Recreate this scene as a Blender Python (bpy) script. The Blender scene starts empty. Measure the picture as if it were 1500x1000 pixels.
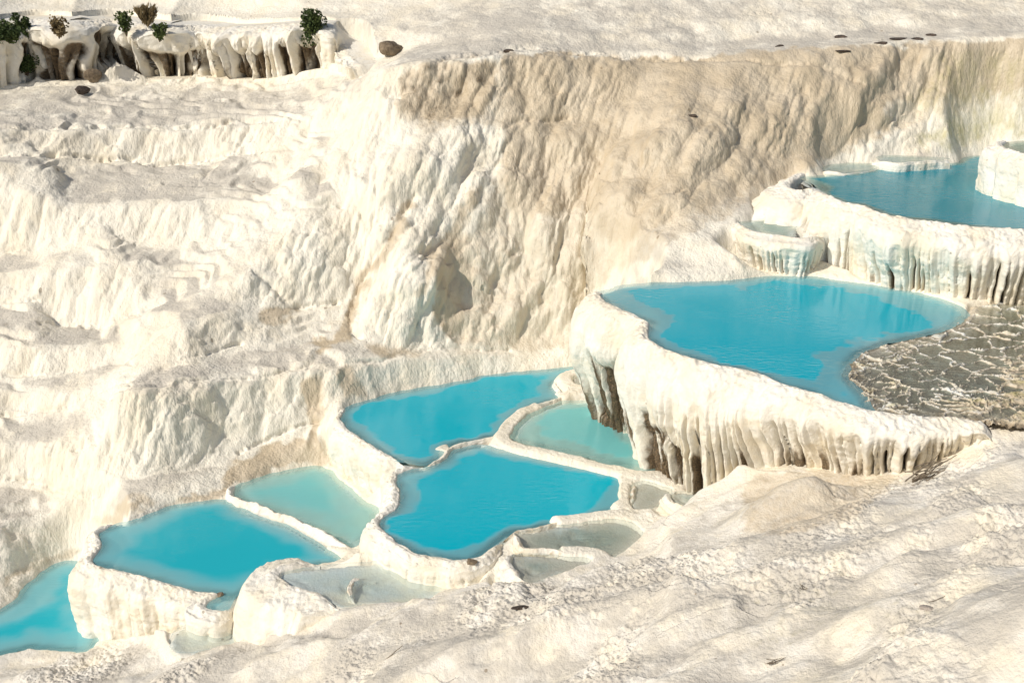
import bpy, math, random, mathutils
import numpy as np

RES = 1.0            # tessellation density of the terrain
rng = np.random.default_rng(7)
random.seed(7)
S = bpy.context.scene
COL = S.collection
f32 = np.float32

# ------------------------------------------------------------------ camera geometry
FPX, PITCH, CZ = 1810.0, math.radians(20), 13.0
cP, sP = math.cos(PITCH), math.sin(PITCH)

def ae(u, v):
    """pixel of the 1500x1000 survey picture -> (X/Y, Z/Y) of its sight line"""
    u = np.asarray(u, float); v = np.asarray(v, float)
    yr = (500.0 - v) / FPX
    d = cP + yr * sP
    return (u - 750.0) / FPX / d, (-sP + yr * cP) / d

def at(u, v, z):
    a, e = ae(u, v)
    Y = (z - CZ) / e
    return np.stack([a * Y, Y, np.zeros_like(Y) + z], -1)

def px(P):
    P = np.asarray(P)
    e = (P[..., 2] - CZ) / P[..., 1]
    yr = (e * cP + sP) / (cP - e * sP)
    return 750 + FPX * (P[..., 0] / P[..., 1]) * (cP + yr * sP), 500 - FPX * yr

# ------------------------------------------------------------------ noise
def _h(ix, iy, iz, seed):
    h = (ix.astype(np.uint32) * np.uint32(374761393) + iy.astype(np.uint32) * np.uint32(668265263)
         + iz.astype(np.uint32) * np.uint32(2246822519) + np.uint32(seed * 3266489917 & 0xffffffff))
    h ^= h >> np.uint32(15); h *= np.uint32(2246822519)
    h ^= h >> np.uint32(13); h *= np.uint32(3266489917)
    h ^= h >> np.uint32(16)
    return h

def _chunks(fn, p, n=400000):
    p = np.ascontiguousarray(p, f32)
    if len(p) <= n: return fn(p)
    return np.concatenate([fn(p[i:i + n]) for i in range(0, len(p), n)])

def vnoise(p, seed=0):
    def f(p):
        i = np.floor(p); t = (p - i); t = t * t * t * (t * (t * 6 - 15) + 10)
        i = i.astype(np.int32)
        r = np.zeros(len(p), f32)
        for dx in (0, 1):
            wx = t[:, 0] if dx else 1 - t[:, 0]
            for dy in (0, 1):
                wy = wx * (t[:, 1] if dy else 1 - t[:, 1])
                for dz in (0, 1):
                    w = wy * (t[:, 2] if dz else 1 - t[:, 2])
                    r += w * (_h(i[:, 0] + dx, i[:, 1] + dy, i[:, 2] + dz, seed).astype(f32) * f32(2 / 4294967295.) - 1)
        return r
    return _chunks(f, p)

def fbm(p, seed=0, octv=4, gain=.5, lac=2.03):
    p = np.asarray(p, f32); r = 0; a = 1.; s = 0
    for k in range(octv):
        r = r + a * vnoise(p * (lac ** k) + 17.3 * k, seed + k); s += a; a *= gain
    return r / s * 1.5

def worley(p, seed=0, jit=.85, two=False):
    """F1 (and F2) distance, 8 nearest cells"""
    def f(p):
        b = np.floor(p - .5); n = len(p)
        f1 = np.full(n, 9., f32); f2 = np.full(n, 9., f32)
        bi = b.astype(np.int32)
        for dx in (0, 1):
            for dy in (0, 1):
                for dz in (0, 1):
                    c = bi + np.array([dx, dy, dz], np.int32)
                    h = _h(c[:, 0], c[:, 1], c[:, 2], seed)
                    ox = (h & np.uint32(1023)).astype(f32) / 1023 - .5
                    oy = ((h >> np.uint32(10)) & np.uint32(1023)).astype(f32) / 1023 - .5
                    oz = ((h >> np.uint32(20)) & np.uint32(1023)).astype(f32) / 1023 - .5
                    d = np.sqrt((c[:, 0] + .5 + jit * ox - p[:, 0]) ** 2 + (c[:, 1] + .5 + jit * oy - p[:, 1]) ** 2
                                + (c[:, 2] + .5 + jit * oz - p[:, 2]) ** 2)
                    if two: f2 = np.minimum(f2, np.maximum(f1, d))
                    f1 = np.minimum(f1, d)
        return np.stack([f1, f2], -1) if two else f1
    return _chunks(f, p)

def sstep(a, b, x):
    t = np.clip((x - a) / (b - a), 0, 1)
    return t * t * (3 - 2 * t)

def blur1(A, sig, axis):
    r = int(max(1, math.ceil(sig * 2.5)))
    k = np.exp(-.5 * (np.arange(-r, r + 1) / sig) ** 2); k /= k.sum()
    P = np.concatenate([np.repeat(A.take([0], axis), r, axis), A, np.repeat(A.take([-1], axis), r, axis)], axis)
    out = np.zeros_like(A); n = A.shape[axis]
    for i, w in enumerate(k):
        sl = [slice(None)] * A.ndim; sl[axis] = slice(i, i + n)
        out += w * P[tuple(sl)]
    return out

# ------------------------------------------------------------------ polygons
def catmull(pts, n, closed):
    pts = np.asarray(pts, float)
    if closed: P = np.concatenate([pts[-1:], pts, pts[:2]])
    else: P = np.concatenate([2 * pts[:1] - pts[1:2], pts, 2 * pts[-1:] - pts[-2:-1]])
    out = []
    m = len(pts) if closed else len(pts) - 1
    t = np.linspace(0, 1, n, endpoint=False)[:, None]
    for i in range(m):
        p0, p1, p2, p3 = P[i:i + 4]
        out.append(.5 * (2 * p1 + (p2 - p0) * t + (2 * p0 - 5 * p1 + 4 * p2 - p3) * t ** 2 + (3 * p1 - p0 - 3 * p2 + p3) * t ** 3))
    if not closed: out.append(pts[-1:])
    return np.concatenate(out)

def resample(P, ds, closed=False):
    P = np.asarray(P, float)
    if closed: P = np.concatenate([P, P[:1]])
    s = np.concatenate([[0], np.cumsum(np.linalg.norm(np.diff(P[:, :2], axis=0), axis=1))])
    n = max(3, int(s[-1] / ds) + 1)
    t = np.linspace(0, s[-1], n, endpoint=not closed)
    return np.stack([np.interp(t, s, P[:, k]) for k in range(P.shape[1])], -1)

def inside(poly, x, y):
    r = np.zeros(x.shape, bool)
    for (x0, y0), (x1, y1) in zip(poly, np.roll(poly, -1, 0)):
        c = ((y0 > y) != (y1 > y))
        if y1 != y0: r ^= c & (x < (x1 - x0) * (y - y0) / (y1 - y0) + x0)
    return r

def segdist(line, x, y, closed):
    d = np.full(x.shape, 1e9)
    nxt = np.roll(line, -1, 0) if closed else line[1:]
    for (x0, y0), (x1, y1) in zip(line, nxt):
        dx, dy = x1 - x0, y1 - y0
        t = np.clip(((x - x0) * dx + (y - y0) * dy) / (dx * dx + dy * dy + 1e-12), 0, 1)
        d = np.minimum(d, (x - x0 - t * dx) ** 2 + (y - y0 - t * dy) ** 2)
    return np.sqrt(d)

def sdf(poly, x, y):          # negative inside
    return np.where(inside(poly, x, y), -1, 1) * segdist(poly, x, y, True)

# ------------------------------------------------------------------ mesh building
def link(o, parent=None):
    COL.objects.link(o)
    if parent is not None: o.parent = parent
    return o

def mesh_obj(name, V, Q, mat, parent=None, attrs=None, normals=None, smooth=True):
    V = np.asarray(V, f32); Q = np.asarray(Q, np.int32)
    if normals is not None:
        fn = np.cross(V[Q[:, 1]] - V[Q[:, 0]], V[Q[:, 2]] - V[Q[:, 0]])
        if (fn * np.asarray(normals)[Q[:, 0]]).sum() < 0: Q = np.ascontiguousarray(Q[:, ::-1])
    me = bpy.data.meshes.new(name)
    k = Q.shape[1]
    me.vertices.add(len(V)); me.vertices.foreach_set('co', V.ravel())
    me.loops.add(Q.size); me.loops.foreach_set('vertex_index', Q.ravel())
    me.polygons.add(len(Q))
    me.polygons.foreach_set('loop_start', np.arange(0, Q.size, k, dtype=np.int32))
    me.polygons.foreach_set('use_smooth', np.full(len(Q), smooth))
    me.update(calc_edges=True); me.validate()
    for nm, arr in (attrs or {}).items():
        arr = np.asarray(arr, f32)
        if arr.ndim == 1:
            at_ = me.attributes.new(nm, 'FLOAT', 'POINT'); at_.data.foreach_set('value', arr)
        else:
            at_ = me.attributes.new(nm, 'FLOAT_COLOR', 'POINT'); at_.data.foreach_set('color', arr.ravel())
    if normals is not None:
        me.normals_split_custom_set_from_vertices(np.asarray(normals, f32))
    if mat: me.materials.append(mat)
    o = bpy.data.objects.new(name, me)
    return link(o, parent)

def sub_mesh(V, Q, keep):
    Qk = Q[keep]; ids, inv = np.unique(Qk, return_inverse=True)
    return ids, inv.reshape(Qk.shape)

def grid_quads(nr, nc):
    i = np.arange(nr * nc).reshape(nr, nc)
    return np.stack([i[:-1, :-1], i[:-1, 1:], i[1:, 1:], i[1:, :-1]], -1).reshape(-1, 4)

def vnormals(P):              # P: (r,c,3) grid
    du = np.gradient(P, axis=1); dv = np.gradient(P, axis=0)
    n = np.cross(du, dv); n /= np.linalg.norm(n, axis=-1, keepdims=True) + 1e-12
    return n

def tag(o, label=None, cat=None, group=None, kind=None):
    if label: o['label'] = label
    if cat: o['category'] = cat
    if group: o['group'] = group
    if kind: o['kind'] = kind
    return o

def thing(name, label, cat, loc, group=None):
    o = bpy.data.objects.new(name, None); o.location = loc; o.empty_display_size = .3
    link(o); return tag(o, label, cat, group)

def attach(o, root):          # parent keeping the world placement of vertices
    o.parent = root
    o.matrix_parent_inverse = root.matrix_world.inverted() if False else mathutils.Matrix.Translation(-root.location)
    return o

# ------------------------------------------------------------------ materials
def new_mat(name):
    m = bpy.data.materials.new(name); m.use_nodes = True
    nt = m.node_tree; nt.nodes.clear()
    return m, nt

class NB:
    def __init__(s, nt): s.nt = nt
    def n(s, t, **kw):
        nd = s.nt.nodes.new(t)
        for k, v in kw.items():
            if k.startswith('i_'):
                key = k[2:]
                key = int(key) if key.isdigit() else key
                if isinstance(v, bpy.types.NodeSocket): s.nt.links.new(v, nd.inputs[key])
                else: nd.inputs[key].default_value = v
            else: setattr(nd, k, v)
        return nd
    def math(s, op, a, b=0., clamp=False):
        nd = s.n('ShaderNodeMath', operation=op, use_clamp=clamp)
        for i, v in enumerate((a, b)):
            if isinstance(v, bpy.types.NodeSocket): s.nt.links.new(v, nd.inputs[i])
            else: nd.inputs[i].default_value = v
        return nd.outputs[0]
    def mix(s, f, a, b):
        nd = s.n('ShaderNodeMix', data_type='RGBA')
        for i, v in ((0, f), (6, a), (7, b)):
            if isinstance(v, bpy.types.NodeSocket): s.nt.links.new(v, nd.inputs[i])
            else: nd.inputs[i].default_value = (*v, 1) if isinstance(v, tuple) and len(v) == 3 else v
        return nd.outputs[2]
    def ramp(s, x, lo, hi):
        nd = s.n('ShaderNodeMapRange', interpolation_type='SMOOTHSTEP')
        s.nt.links.new(x, nd.inputs[0]); nd.inputs[1].default_value = lo; nd.inputs[2].default_value = hi
        return nd.outputs[0]
    def noise(s, vec, scale, detail=4, rough=.55, dist=0.):
        nd = s.n('ShaderNodeTexNoise', i_Scale=scale, i_Detail=detail, i_Roughness=rough, i_Distortion=dist)
        s.nt.links.new(vec, nd.inputs['Vector']); return nd.outputs[0]

WHITE = (.86, .815, .705); CREAM = (.82, .75, .61); DUST = (.69, .63, .54)
TAN = (.55, .46, .33); BROWN = (.235, .165, .095); MOSS = (.40, .37, .15); GREY = (.575, .535, .465); DIRT = (.075, .062, .045)

def travertine(name, base=WHITE, bump=.05, scale=1., rough=.75, zs=1.):
    """mask: R tan stain, G moss, B dust, A dark dirt"""
    m, nt = new_mat(name); b = NB(nt)
    geo = b.n('ShaderNodeNewGeometry')
    mp_ = b.n('ShaderNodeMapping'); nt.links.new(geo.outputs['Position'], mp_.inputs[0]); mp_.inputs['Scale'].default_value = (1, .8, zs); P = mp_.outputs[0]
    at_ = b.n('ShaderNodeAttribute', attribute_name='mask')
    sep = b.n('ShaderNodeSeparateColor'); nt.links.new(at_.outputs['Color'], sep.inputs[0])
    R, G, B_, A = sep.outputs[0], sep.outputs[1], sep.outputs[2], at_.outputs['Alpha']
    n1 = b.noise(P, .9 * scale, 3, .6); n2 = b.noise(P, 5 * scale, 4, .62); n3 = b.noise(P, 26 * scale, 2, .6)
    c = b.mix(b.ramp(n1, .38, .68), base, CREAM)
    c = b.mix(b.math('MULTIPLY', b.ramp(n2, .52, .72), .35), c, DUST)
    dn = b.math('ADD', B_, b.math('MULTIPLY', b.math('SUBTRACT', n2, .5), .9))
    c = b.mix(b.math('MULTIPLY', b.ramp(dn, .25, .85), .85), c, GREY)
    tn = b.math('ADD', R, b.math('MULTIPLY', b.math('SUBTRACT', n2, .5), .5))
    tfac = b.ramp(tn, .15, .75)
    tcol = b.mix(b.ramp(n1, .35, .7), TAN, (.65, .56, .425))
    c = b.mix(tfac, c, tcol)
    gn = b.math('ADD', G, b.math('MULTIPLY', b.math('SUBTRACT', n2, .5), .9))
    c = b.mix(b.math('MULTIPLY', b.ramp(gn, .2, .9), .8), c, MOSS)
    an = b.math('ADD', A, b.math('MULTIPLY', b.math('SUBTRACT', n2, .5), .5))
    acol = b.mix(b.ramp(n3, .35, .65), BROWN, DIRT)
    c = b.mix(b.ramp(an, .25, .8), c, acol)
    vp = b.n('ShaderNodeTexVoronoi', feature='F1', i_Scale=3.2 * scale); nt.links.new(P, vp.inputs['Vector'])
    sp = b.n('ShaderNodeSeparateColor'); nt.links.new(vp.outputs['Color'], sp.inputs[0])
    pit = b.math('MULTIPLY', b.math('GREATER_THAN', sp.outputs[0], .90), b.math('LESS_THAN', vp.outputs['Distance'], b.math('MULTIPLY', sp.outputs[1], .16)))
    c = b.mix(b.math('MULTIPLY', pit, .6), c, BROWN)
    v1 = b.n('ShaderNodeTexVoronoi', feature='F1', i_Scale=11 * scale)
    wv = b.n('ShaderNodeVectorMath', operation='ADD')
    nz = b.n('ShaderNodeTexNoise', i_Scale=6 * scale, i_Detail=1.); nt.links.new(P, nz.inputs['Vector'])
    ws = b.n('ShaderNodeVectorMath', operation='SCALE'); nt.links.new(nz.outputs['Color'], ws.inputs[0]); ws.inputs['Scale'].default_value = .12 / scale
    nt.links.new(P, wv.inputs[0]); nt.links.new(ws.outputs[0], wv.inputs[1]); nt.links.new(wv.outputs[0], v1.inputs['Vector'])
    hgt = b.math('ADD', b.math('MULTIPLY', n3, .5), b.math('MULTIPLY', v1.outputs['Distance'], -.35))
    hgt = b.math('ADD', hgt, b.math('MULTIPLY', n2, .8))
    bp = b.n('ShaderNodeBump', i_Strength=1., i_Distance=bump); nt.links.new(hgt, bp.inputs['Height'])
    bs = b.n('ShaderNodeBsdfPrincipled')
    nt.links.new(c, bs.inputs['Base Color']); nt.links.new(bp.outputs[0], bs.inputs['Normal'])
    ro = b.math('SUBTRACT', rough, b.math('MULTIPLY', tfac, .33)); nt.links.new(ro, bs.inputs['Roughness'])
    bs.inputs['Specular IOR Level'].default_value = .35
    out = b.n('ShaderNodeOutputMaterial'); nt.links.new(bs.outputs[0], out.inputs[0])
    return m

def water_mat(name, deep, shallow, k=2.2, ripple=.012, rscale=7.):
    """milky mineral water: opacity and hue follow the depth stored on the mesh, a painted reflection included"""
    m, nt = new_mat(name); b = NB(nt)
    geo = b.n('ShaderNodeNewGeometry'); P = geo.outputs['Position']
    dp = b.n('ShaderNodeAttribute', attribute_name='depth').outputs['Fac']
    mp = b.n('ShaderNodeMapping'); nt.links.new(P, mp.inputs[0]); mp.inputs['Scale'].default_value = (.55, 1.5, 1)
    n1 = b.noise(mp.outputs[0], rscale, 3, .55, .4)
    big = b.noise(P, .5, 3, .5)
    rp = b.ramp(big, .42, .62)
    bp = b.n('ShaderNodeBump', i_Strength=1.); nt.links.new(n1, bp.inputs['Height'])
    nt.links.new(b.math('MULTIPLY', b.math('ADD', rp, .25), ripple), bp.inputs['Distance'])
    dv = b.math('ADD', dp, b.math('MULTIPLY', b.math('SUBTRACT', big, .5), .12))
    c = b.mix(b.ramp(dv, .12, .75), shallow, deep)
    df = b.n('ShaderNodeBsdfDiffuse'); nt.links.new(c, df.inputs[0])
    tr = b.n('ShaderNodeBsdfTransparent'); nt.links.new(b.mix(b.ramp(dp, 0., .5), (.97, 1, 1), (.45, .85, .9)), tr.inputs[0])
    op = b.math('SUBTRACT', 1., b.math('POWER', 2.718, b.math('MULTIPLY', b.math('MAXIMUM', dp, 0.), -k)), True)
    ms = b.n('ShaderNodeMixShader'); nt.links.new(op, ms.inputs[0]); nt.links.new(tr.outputs[0], ms.inputs[1]); nt.links.new(df.outputs[0], ms.inputs[2])
    fr = b.n('ShaderNodeFresnel', i_IOR=1.333); nt.links.new(bp.outputs[0], fr.inputs['Normal'])
    gl = b.n('ShaderNodeBsdfGlossy', i_Roughness=.04); nt.links.new(bp.outputs[0], gl.inputs['Normal'])
    m2 = b.n('ShaderNodeMixShader'); nt.links.new(b.math('MULTIPLY', fr.outputs[0], b.math('SUBTRACT', 1., geo.outputs['Backfacing'])), m2.inputs[0]); nt.links.new(ms.outputs[0], m2.inputs[1]); nt.links.new(gl.outputs[0], m2.inputs[2])
    out = b.n('ShaderNodeOutputMaterial'); nt.links.new(m2.outputs[0], out.inputs[0])
    return m

M_ROCK = travertine('travertine', bump=.038, zs=.4)
M_NEAR = travertine('travertine_ground', base=(.80, .76, .68), bump=.024, scale=1.5, rough=.85)
M_WALL = travertine('travertine_wall', base=(.85, .82, .74), bump=.02, scale=1.5, rough=.7)
M_FLOOR = travertine('travertine_floor', base=(.70, .72, .70), bump=.02, scale=1.2)
W_DEEP = water_mat('turquoise_water', (.0, .45, .585), (.21, .53, .61), k=5., ripple=.016)
W_MID = water_mat('teal_water', (.02, .46, .56), (.26, .60, .66), k=5., ripple=.014)
W_PALE = water_mat('pale_water', (.10, .55, .58), (.36, .64, .61), k=4., ripple=.014)
W_UP = water_mat('blue_green_water', (.0, .30, .40), (.19, .42, .40), ripple=.014)
W_CLEAR = water_mat('clear_shallow_water', (.34, .50, .54), (.46, .52, .52), k=3.)
W_TEAL = water_mat('grey_teal_water', (.20, .36, .32), (.26, .38, .34), k=5., ripple=.006)
W_SILT = water_mat('silty_water', (.24, .20, .13), (.27, .225, .15), k=3., ripple=.006)
W_GREY = water_mat('grey_shallow_water', (.20, .22, .18), (.26, .27, .23), k=3., ripple=.006)

# ------------------------------------------------------------------ survey of the ground: lines across the slope, near to far
# each vertex: (u, v, slope in degrees from the line before) or (u, v, 'height')
LINES = [
 [(-300,1180,'-2.7'),(0,1180,'-2.1'),(300,1180,'-0.7'),(500,1180,'.5'),(750,1180,'2'),(1000,1180,'3.4'),(1250,1180,'4.6'),(1500,1180,'6'),(1800,1180,'7')],
 [(-300,1010,'-3.0'),(0,1000,'-2.5'),(300,1000,'-1.5'),(500,1000,'-.4'),(750,1000,'1.0'),(1000,1000,'2.4'),(1250,1000,'3.6'),(1500,1000,'4.8'),(1800,1000,'6')],
 [(-300,1000,'-3.1'),(0,970,'-2.8'),(100,965,'-2.75'),(200,960,'-2.2'),(300,965,'-1.7'),(400,955,'-1.2'),(500,930,'-.5'),(650,920,'.1'),(750,905,'.6'),(840,890,'.9'),(1000,858,'1.6'),(1170,792,'2.1'),(1290,742,'2.3'),(1400,708,'2.6'),(1500,682,'3.0'),(1800,600,'3.8')],
 [(-300,985,'-3.1'),(0,960,'-3.0'),(100,955,'-2.95'),(180,935,'-2.5'),(250,930,'-1.75'),(330,905,'-1.7'),(400,900,'-1.3'),(500,888,'-.6'),(600,882,'-.5'),(680,858,'-.3'),(760,852,'.05'),(850,832,'.1'),(930,800,'.1'),(990,745,'.1'),(1060,718,'.5'),(1150,692,'1.5'),(1255,688,'1.9'),(1357,672,'2.35'),(1418,642,'2.95'),(1440,624,'3.18'),(1500,619,'3.24'),(1800,600,'3.3')],
 [(-300,960,'-3.1'),(0,930,'-3.2'),(110,900,'-3.1'),(140,830,'-1.8'),(330,800,'-1.8'),(470,760,'-1.6'),(520,720,'-1.6'),(560,700,'-.7'),(650,650,'-.5'),(750,620,'-.4'),(868,548,'-.1'),(905,600,'.03'),(925,650,'.03'),(966,668,'.03'),(990,716,'.08'),(1060,705,'.5'),(1150,685,'1.5'),(1255,675,'1.9'),(1357,655,'2.35'),(1420,632,'2.95'),(1440,615,'3.2'),(1500,610,'3.25'),(1800,560,'3.3')],
 # back shores
 [(-300,930,'-2.9'),(-80,925,'-2.85'),(0,890,'-2.85'),(34,858,'-2.85'),(78,826,'-2.85'),(108,818,'-2.6'),(140,778,'-1.2'),(204,757,'-1.2'),(289,734,'-1.2'),(345,710,'-1.15'),(425,686,'-1.15'),(470,681,'-1.1'),(490,625,'-.1'),(505,597,'.05'),(560,579,'.05'),(660,560,'.05'),(740,545,'.05'),(830,536,'.05'),(868,531,'.05'),(888,427,'3.35'),(915,417,'3.35'),(1010,412,'3.35'),(1080,409,'3.35'),(1190,404,'3.35'),(1290,415,'3.35'),(1400,428,'3.4'),(1500,427,'3.45'),(1800,420,'3.6')],
 [(-300,900,12),(0,840,14),(60,822,14),(108,806,25),(140,772,25),(204,752,25),(289,729,25),(345,705,25),(425,681,25),(470,672,30),(490,618,30),(505,592,30),(560,575,30),(868,529,20),(888,420,25),(1000,405,22),(1080,385,22),(1140,372,20),(1175,385,'3.5'),(1290,395,'3.5'),(1400,410,'3.5'),(1500,410,'3.6'),(1800,400,'3.8')],
 [(-300,870,40),(0,768,48),(60,762,50),(110,775,45),(160,745,30),(240,722,30),(335,702,25),(400,675,30),(470,640,50),(500,585,50),(560,568,50),(868,524,30),(888,400,25),(1000,385,22),(1075,345,20),(1100,323,'4.6'),(1140,316,'4.6'),(1175,258,'5.15'),(1240,236,'5.2'),(1330,226,'5.35'),(1446,226,'5.4'),(1470,205,'6.35'),(1500,200,'6.4'),(1800,190,'6.6')],
 [(-300,800,12),(0,700,12),(60,705,12),(110,720,12),(160,705,12),(240,690,12),(330,662,15),(440,627,25),(485,592,30),(560,550,50),(700,535,40),(868,515,15),(888,385,30),(1000,340,35),(1075,312,16),(1140,288,13),(1175,245,25),(1240,220,25),(1330,215,20),(1446,200,20),(1500,190,15),(1800,170,15)],
 [(-300,740,60),(0,655,62),(100,650,62),(150,640,62),(180,590,62),(194,566,65),(296,559,65),(374,555,65),(418,545,65),(500,531,60),(600,520,45),(740,513,30),(800,510,25),(868,480,30),(888,360,35),(1000,310,38),(1075,288,25),(1140,258,14),(1180,228,25),(1240,200,30),(1330,190,25),(1446,180,20),(1500,178,15),(1800,160,15)],
 [(-300,690,10),(0,604,10),(85,602,10),(150,590,10),(190,560,10),(272,528,10),(353,504,10),(432,498,12),(500,492,12),(520,500,12),(600,512,12),(740,509,12),(800,500,15),(868,450,30),(888,330,42),(1000,280,45),(1075,260,45),(1140,235,45),(1240,180,35),(1330,170,30),(1446,150,30),(1500,140,30),(1800,130,25)],
 [(-300,650,60),(0,585,60),(85,580,60),(130,572,60),(190,540,40),(265,470,60),(310,462,60),(354,468,50),(432,472,12),(500,476,14),(520,470,60),(600,430,68),(740,430,60),(800,420,50),(868,390,45),(888,290,45),(1000,230,50),(1140,200,50),(1240,150,42),(1330,140,35),(1446,120,35),(1500,110,35),(1800,100,30)],
 [(-300,600,10),(0,545,10),(100,545,10),(187,530,10),(218,507,10),(258,468,12),(300,455,12),(374,449,10),(432,447,10),(490,443,10),(515,438,50),(560,390,62),(600,350,62),(740,350,55),(868,320,50),(888,240,45),(1000,180,45),(1140,160,45),(1240,125,45),(1330,110,40),(1446,95,40),(1500,85,40),(1800,80,35)],
 [(-300,570,60),(0,512,60),(100,508,60),(187,500,55),(218,458,60),(258,452,30),(300,435,25),(374,400,40),(432,390,62),(490,385,62),(540,360,55),(600,280,60),(740,270,50),(868,250,45),(1000,150,40),(1140,125,42),(1240,100,45),(1330,85,45),(1446,75,45),(1500,70,45),(1800,65,40)],
 [(-300,500,9),(0,442,9),(54,440,9),(75,470,9),(130,483,9),(204,455,12),(258,440,12),(300,420,15),(374,380,20),(432,335,58),(490,330,60),(540,300,60),(600,220,55),(740,200,45),(868,190,40),(1000,125,40),(1140,95,40),(1240,80,40),(1330,70,40),(1446,66,40),(1500,62,40),(1800,60,35)],
 [(-300,470,60),(0,405,60),(54,402,60),(75,400,60),(130,390,62),(204,385,50),(258,395,20),(300,390,18),(374,340,35),(432,300,50),(490,295,50),(540,240,55),(600,190,50),(680,165,40),(740,160,35),(868,150,35),(1000,105,35),(1140,80,35),(1240,70,30),(1330,63,30),(1446,60,30),(1500,58,30),(1800,55,30)],
 [(-300,430,9),(0,367,9),(54,365,9),(75,360,30),(130,350,50),(167,345,40),(204,358,12),(258,355,12),(326,330,12),(374,310,20),(432,270,45),(490,260,45),(540,200,50),(570,180,40),(600,165,30),(720,120,40),(868,115,40),(1000,92,30),(1140,74,25),(1240,66,25),(1500,56,20),(1800,50,20)],
 [(-300,350,62),(0,290,62),(78,290,62),(100,303,62),(167,303,60),(220,300,62),(326,295,55),(374,290,30),(432,255,25),(490,230,35),(540,170,40),(570,130,60),(600,110,70),(720,85,55),(868,85,40),(1000,82,20),(1140,70,15),(1500,52,12),(1800,48,12)],
 [(-300,290,60),(0,235,60),(70,245,45),(100,272,8),(218,262,8),(326,262,8),(400,270,10),(442,240,20),(500,200,25),(540,150,25),(570,100,60),(600,92,60),(720,78,30),(868,72,10),(1000,70,10),(1140,66,8),(1500,48,8),(1800,45,8)],
 [(-300,280,10),(0,224,10),(224,240,8),(367,224,8),(420,215,12),(500,180,15),(550,120,18),(580,92,15),(610,85,10),(720,70,8),(868,67,6),(1140,58,6),(1500,44,6),(1800,42,6)],
 [(-300,240,60),(0,190,60),(238,188,60),(401,178,50),(450,165,30),(500,140,20),(550,105,15),(590,85,12),(720,60,20),(868,62,25),(1140,50,15),(1500,40,12),(1800,38,12)],
 [(-300,140,9),(0,125,9),(44,122,9),(170,116,9),(326,116,9),(384,119,9),(452,109,9),(500,102,9),(560,85,10),(600,75,12),(720,50,20),(868,50,20),(1140,42,20),(1500,30,20),(1800,25,20)],
 [(-300,45,86),(0,40,86),(100,35,86),(250,42,86),(330,45,86),(452,38,84),(500,45,70),(560,55,30),(620,45,20),(720,35,20),(868,35,20),(1140,25,22),(1500,18,22),(1800,10,22)],
 [(-300,10,12),(0,12,12),(250,15,12),(500,20,12),(640,15,15),(720,10,18),(868,5,20),(1140,-10,20),(1500,-10,20),(1800,-10,20)],
 [(-300,-70,14),(1800,-70,16)],
]

def build_lines(aa):
    Yp = Zp = None; Ys = []; Zs = []
    for L in LINES:
        vs = np.array([[q[0], q[1]] for q in L], float)
        A, E = ae(vs[:, 0], vs[:, 1])
        for k in range(1, len(A)):
            if A[k] <= A[k - 1]: A[k] = A[k - 1] + 1e-4
        e = np.interp(aa, A, E)
        isz = np.array([isinstance(q[2], str) for q in L])
        w = np.interp(aa, A, isz.astype(float))
        Y = np.zeros_like(aa)
        if isz.any():
            z = np.interp(aa, A[isz], [float(q[2]) for q in L if isinstance(q[2], str)])
            Y = Y + w * (z - CZ) / e
        if (~isz).any():
            ts = np.tan(np.radians(np.interp(aa, A[~isz], [q[2] for q in L if not isinstance(q[2], str)])))
            Y = Y + (1 - w) * (Zp - CZ - ts * Yp) / (e - ts)
        if len(Ys) >= 7:
            dY0 = np.maximum(Y - Yp, .03)
            ug = np.arange(-.9, .9, .01)
            yg = blur1(np.interp(ug, aa, Y), min(2. + .7 * (len(Ys) - 7), 6.5), 0)
            Y = np.where(np.abs(aa) < .85, np.interp(aa, ug, yg), Y)
        if Yp is not None: Y = np.maximum(Y, Yp + (.03 if len(Ys) < 7 else np.maximum(.55 * dY0, .03)))
        Z = CZ + e * Y
        Ys.append(Y); Zs.append(Z); Yp, Zp = Y, Z
    return np.array(Ys), np.array(Zs)

NA = int(1350 * RES)
aD = np.linspace(-.53, .53, NA)
aS = .53 + np.cumsum(np.linspace(.0015, .05, 26))
aa = np.concatenate([-aS[::-1], aD, aS])
kY = .00125 / RES
yy = 9.0 * np.exp(np.arange(0, math.log(72 / 9.) / kY) * kY)
yy = np.concatenate([np.linspace(4, 8.9, 20), yy, np.linspace(73, 190, 40)])
LY, LZ = build_lines(aa)
NR, NC = len(yy), len(aa)
Zg = np.zeros((NR, NC))
for j in range(NC):
    Y, Z = LY[:, j], LZ[:, j]
    far = Z[-1] + np.maximum(yy - Y[-1], 0) * .24
    Zg[:, j] = np.where(yy > Y[-1], far, np.interp(yy, Y, Z))
    near = yy < Y[0]
    Zg[near, j] = Z[0] + (Y[0] - yy[near]) * .12
Zg = blur1(Zg, 3.5 * RES, 0); Zg = blur1(Zg, 6 * RES, 1)
YY, AA = np.meshgrid(yy, aa, indexing='ij')
Bline = LY[5]; Fline = LY[3]

def zline(u, v):
    a, e = ae(u, v); j = int(np.argmin(np.abs(aa - a)))
    return CZ + e * np.interp(e, (LZ[:, j] - CZ) / LY[:, j], LY[:, j])
def sampleZ(a, y):
    ci = np.interp(a, aa, np.arange(NC)); ri = np.interp(y, yy, np.arange(NR))
    c0 = np.clip(ci.astype(int), 0, NC - 2); r0 = np.clip(ri.astype(int), 0, NR - 2)
    fc = ci - c0; fr = ri - r0
    return ((Zg[r0, c0] * (1 - fc) + Zg[r0, c0 + 1] * fc) * (1 - fr) + (Zg[r0 + 1, c0] * (1 - fc) + Zg[r0 + 1, c0 + 1] * fc) * fr)

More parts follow.
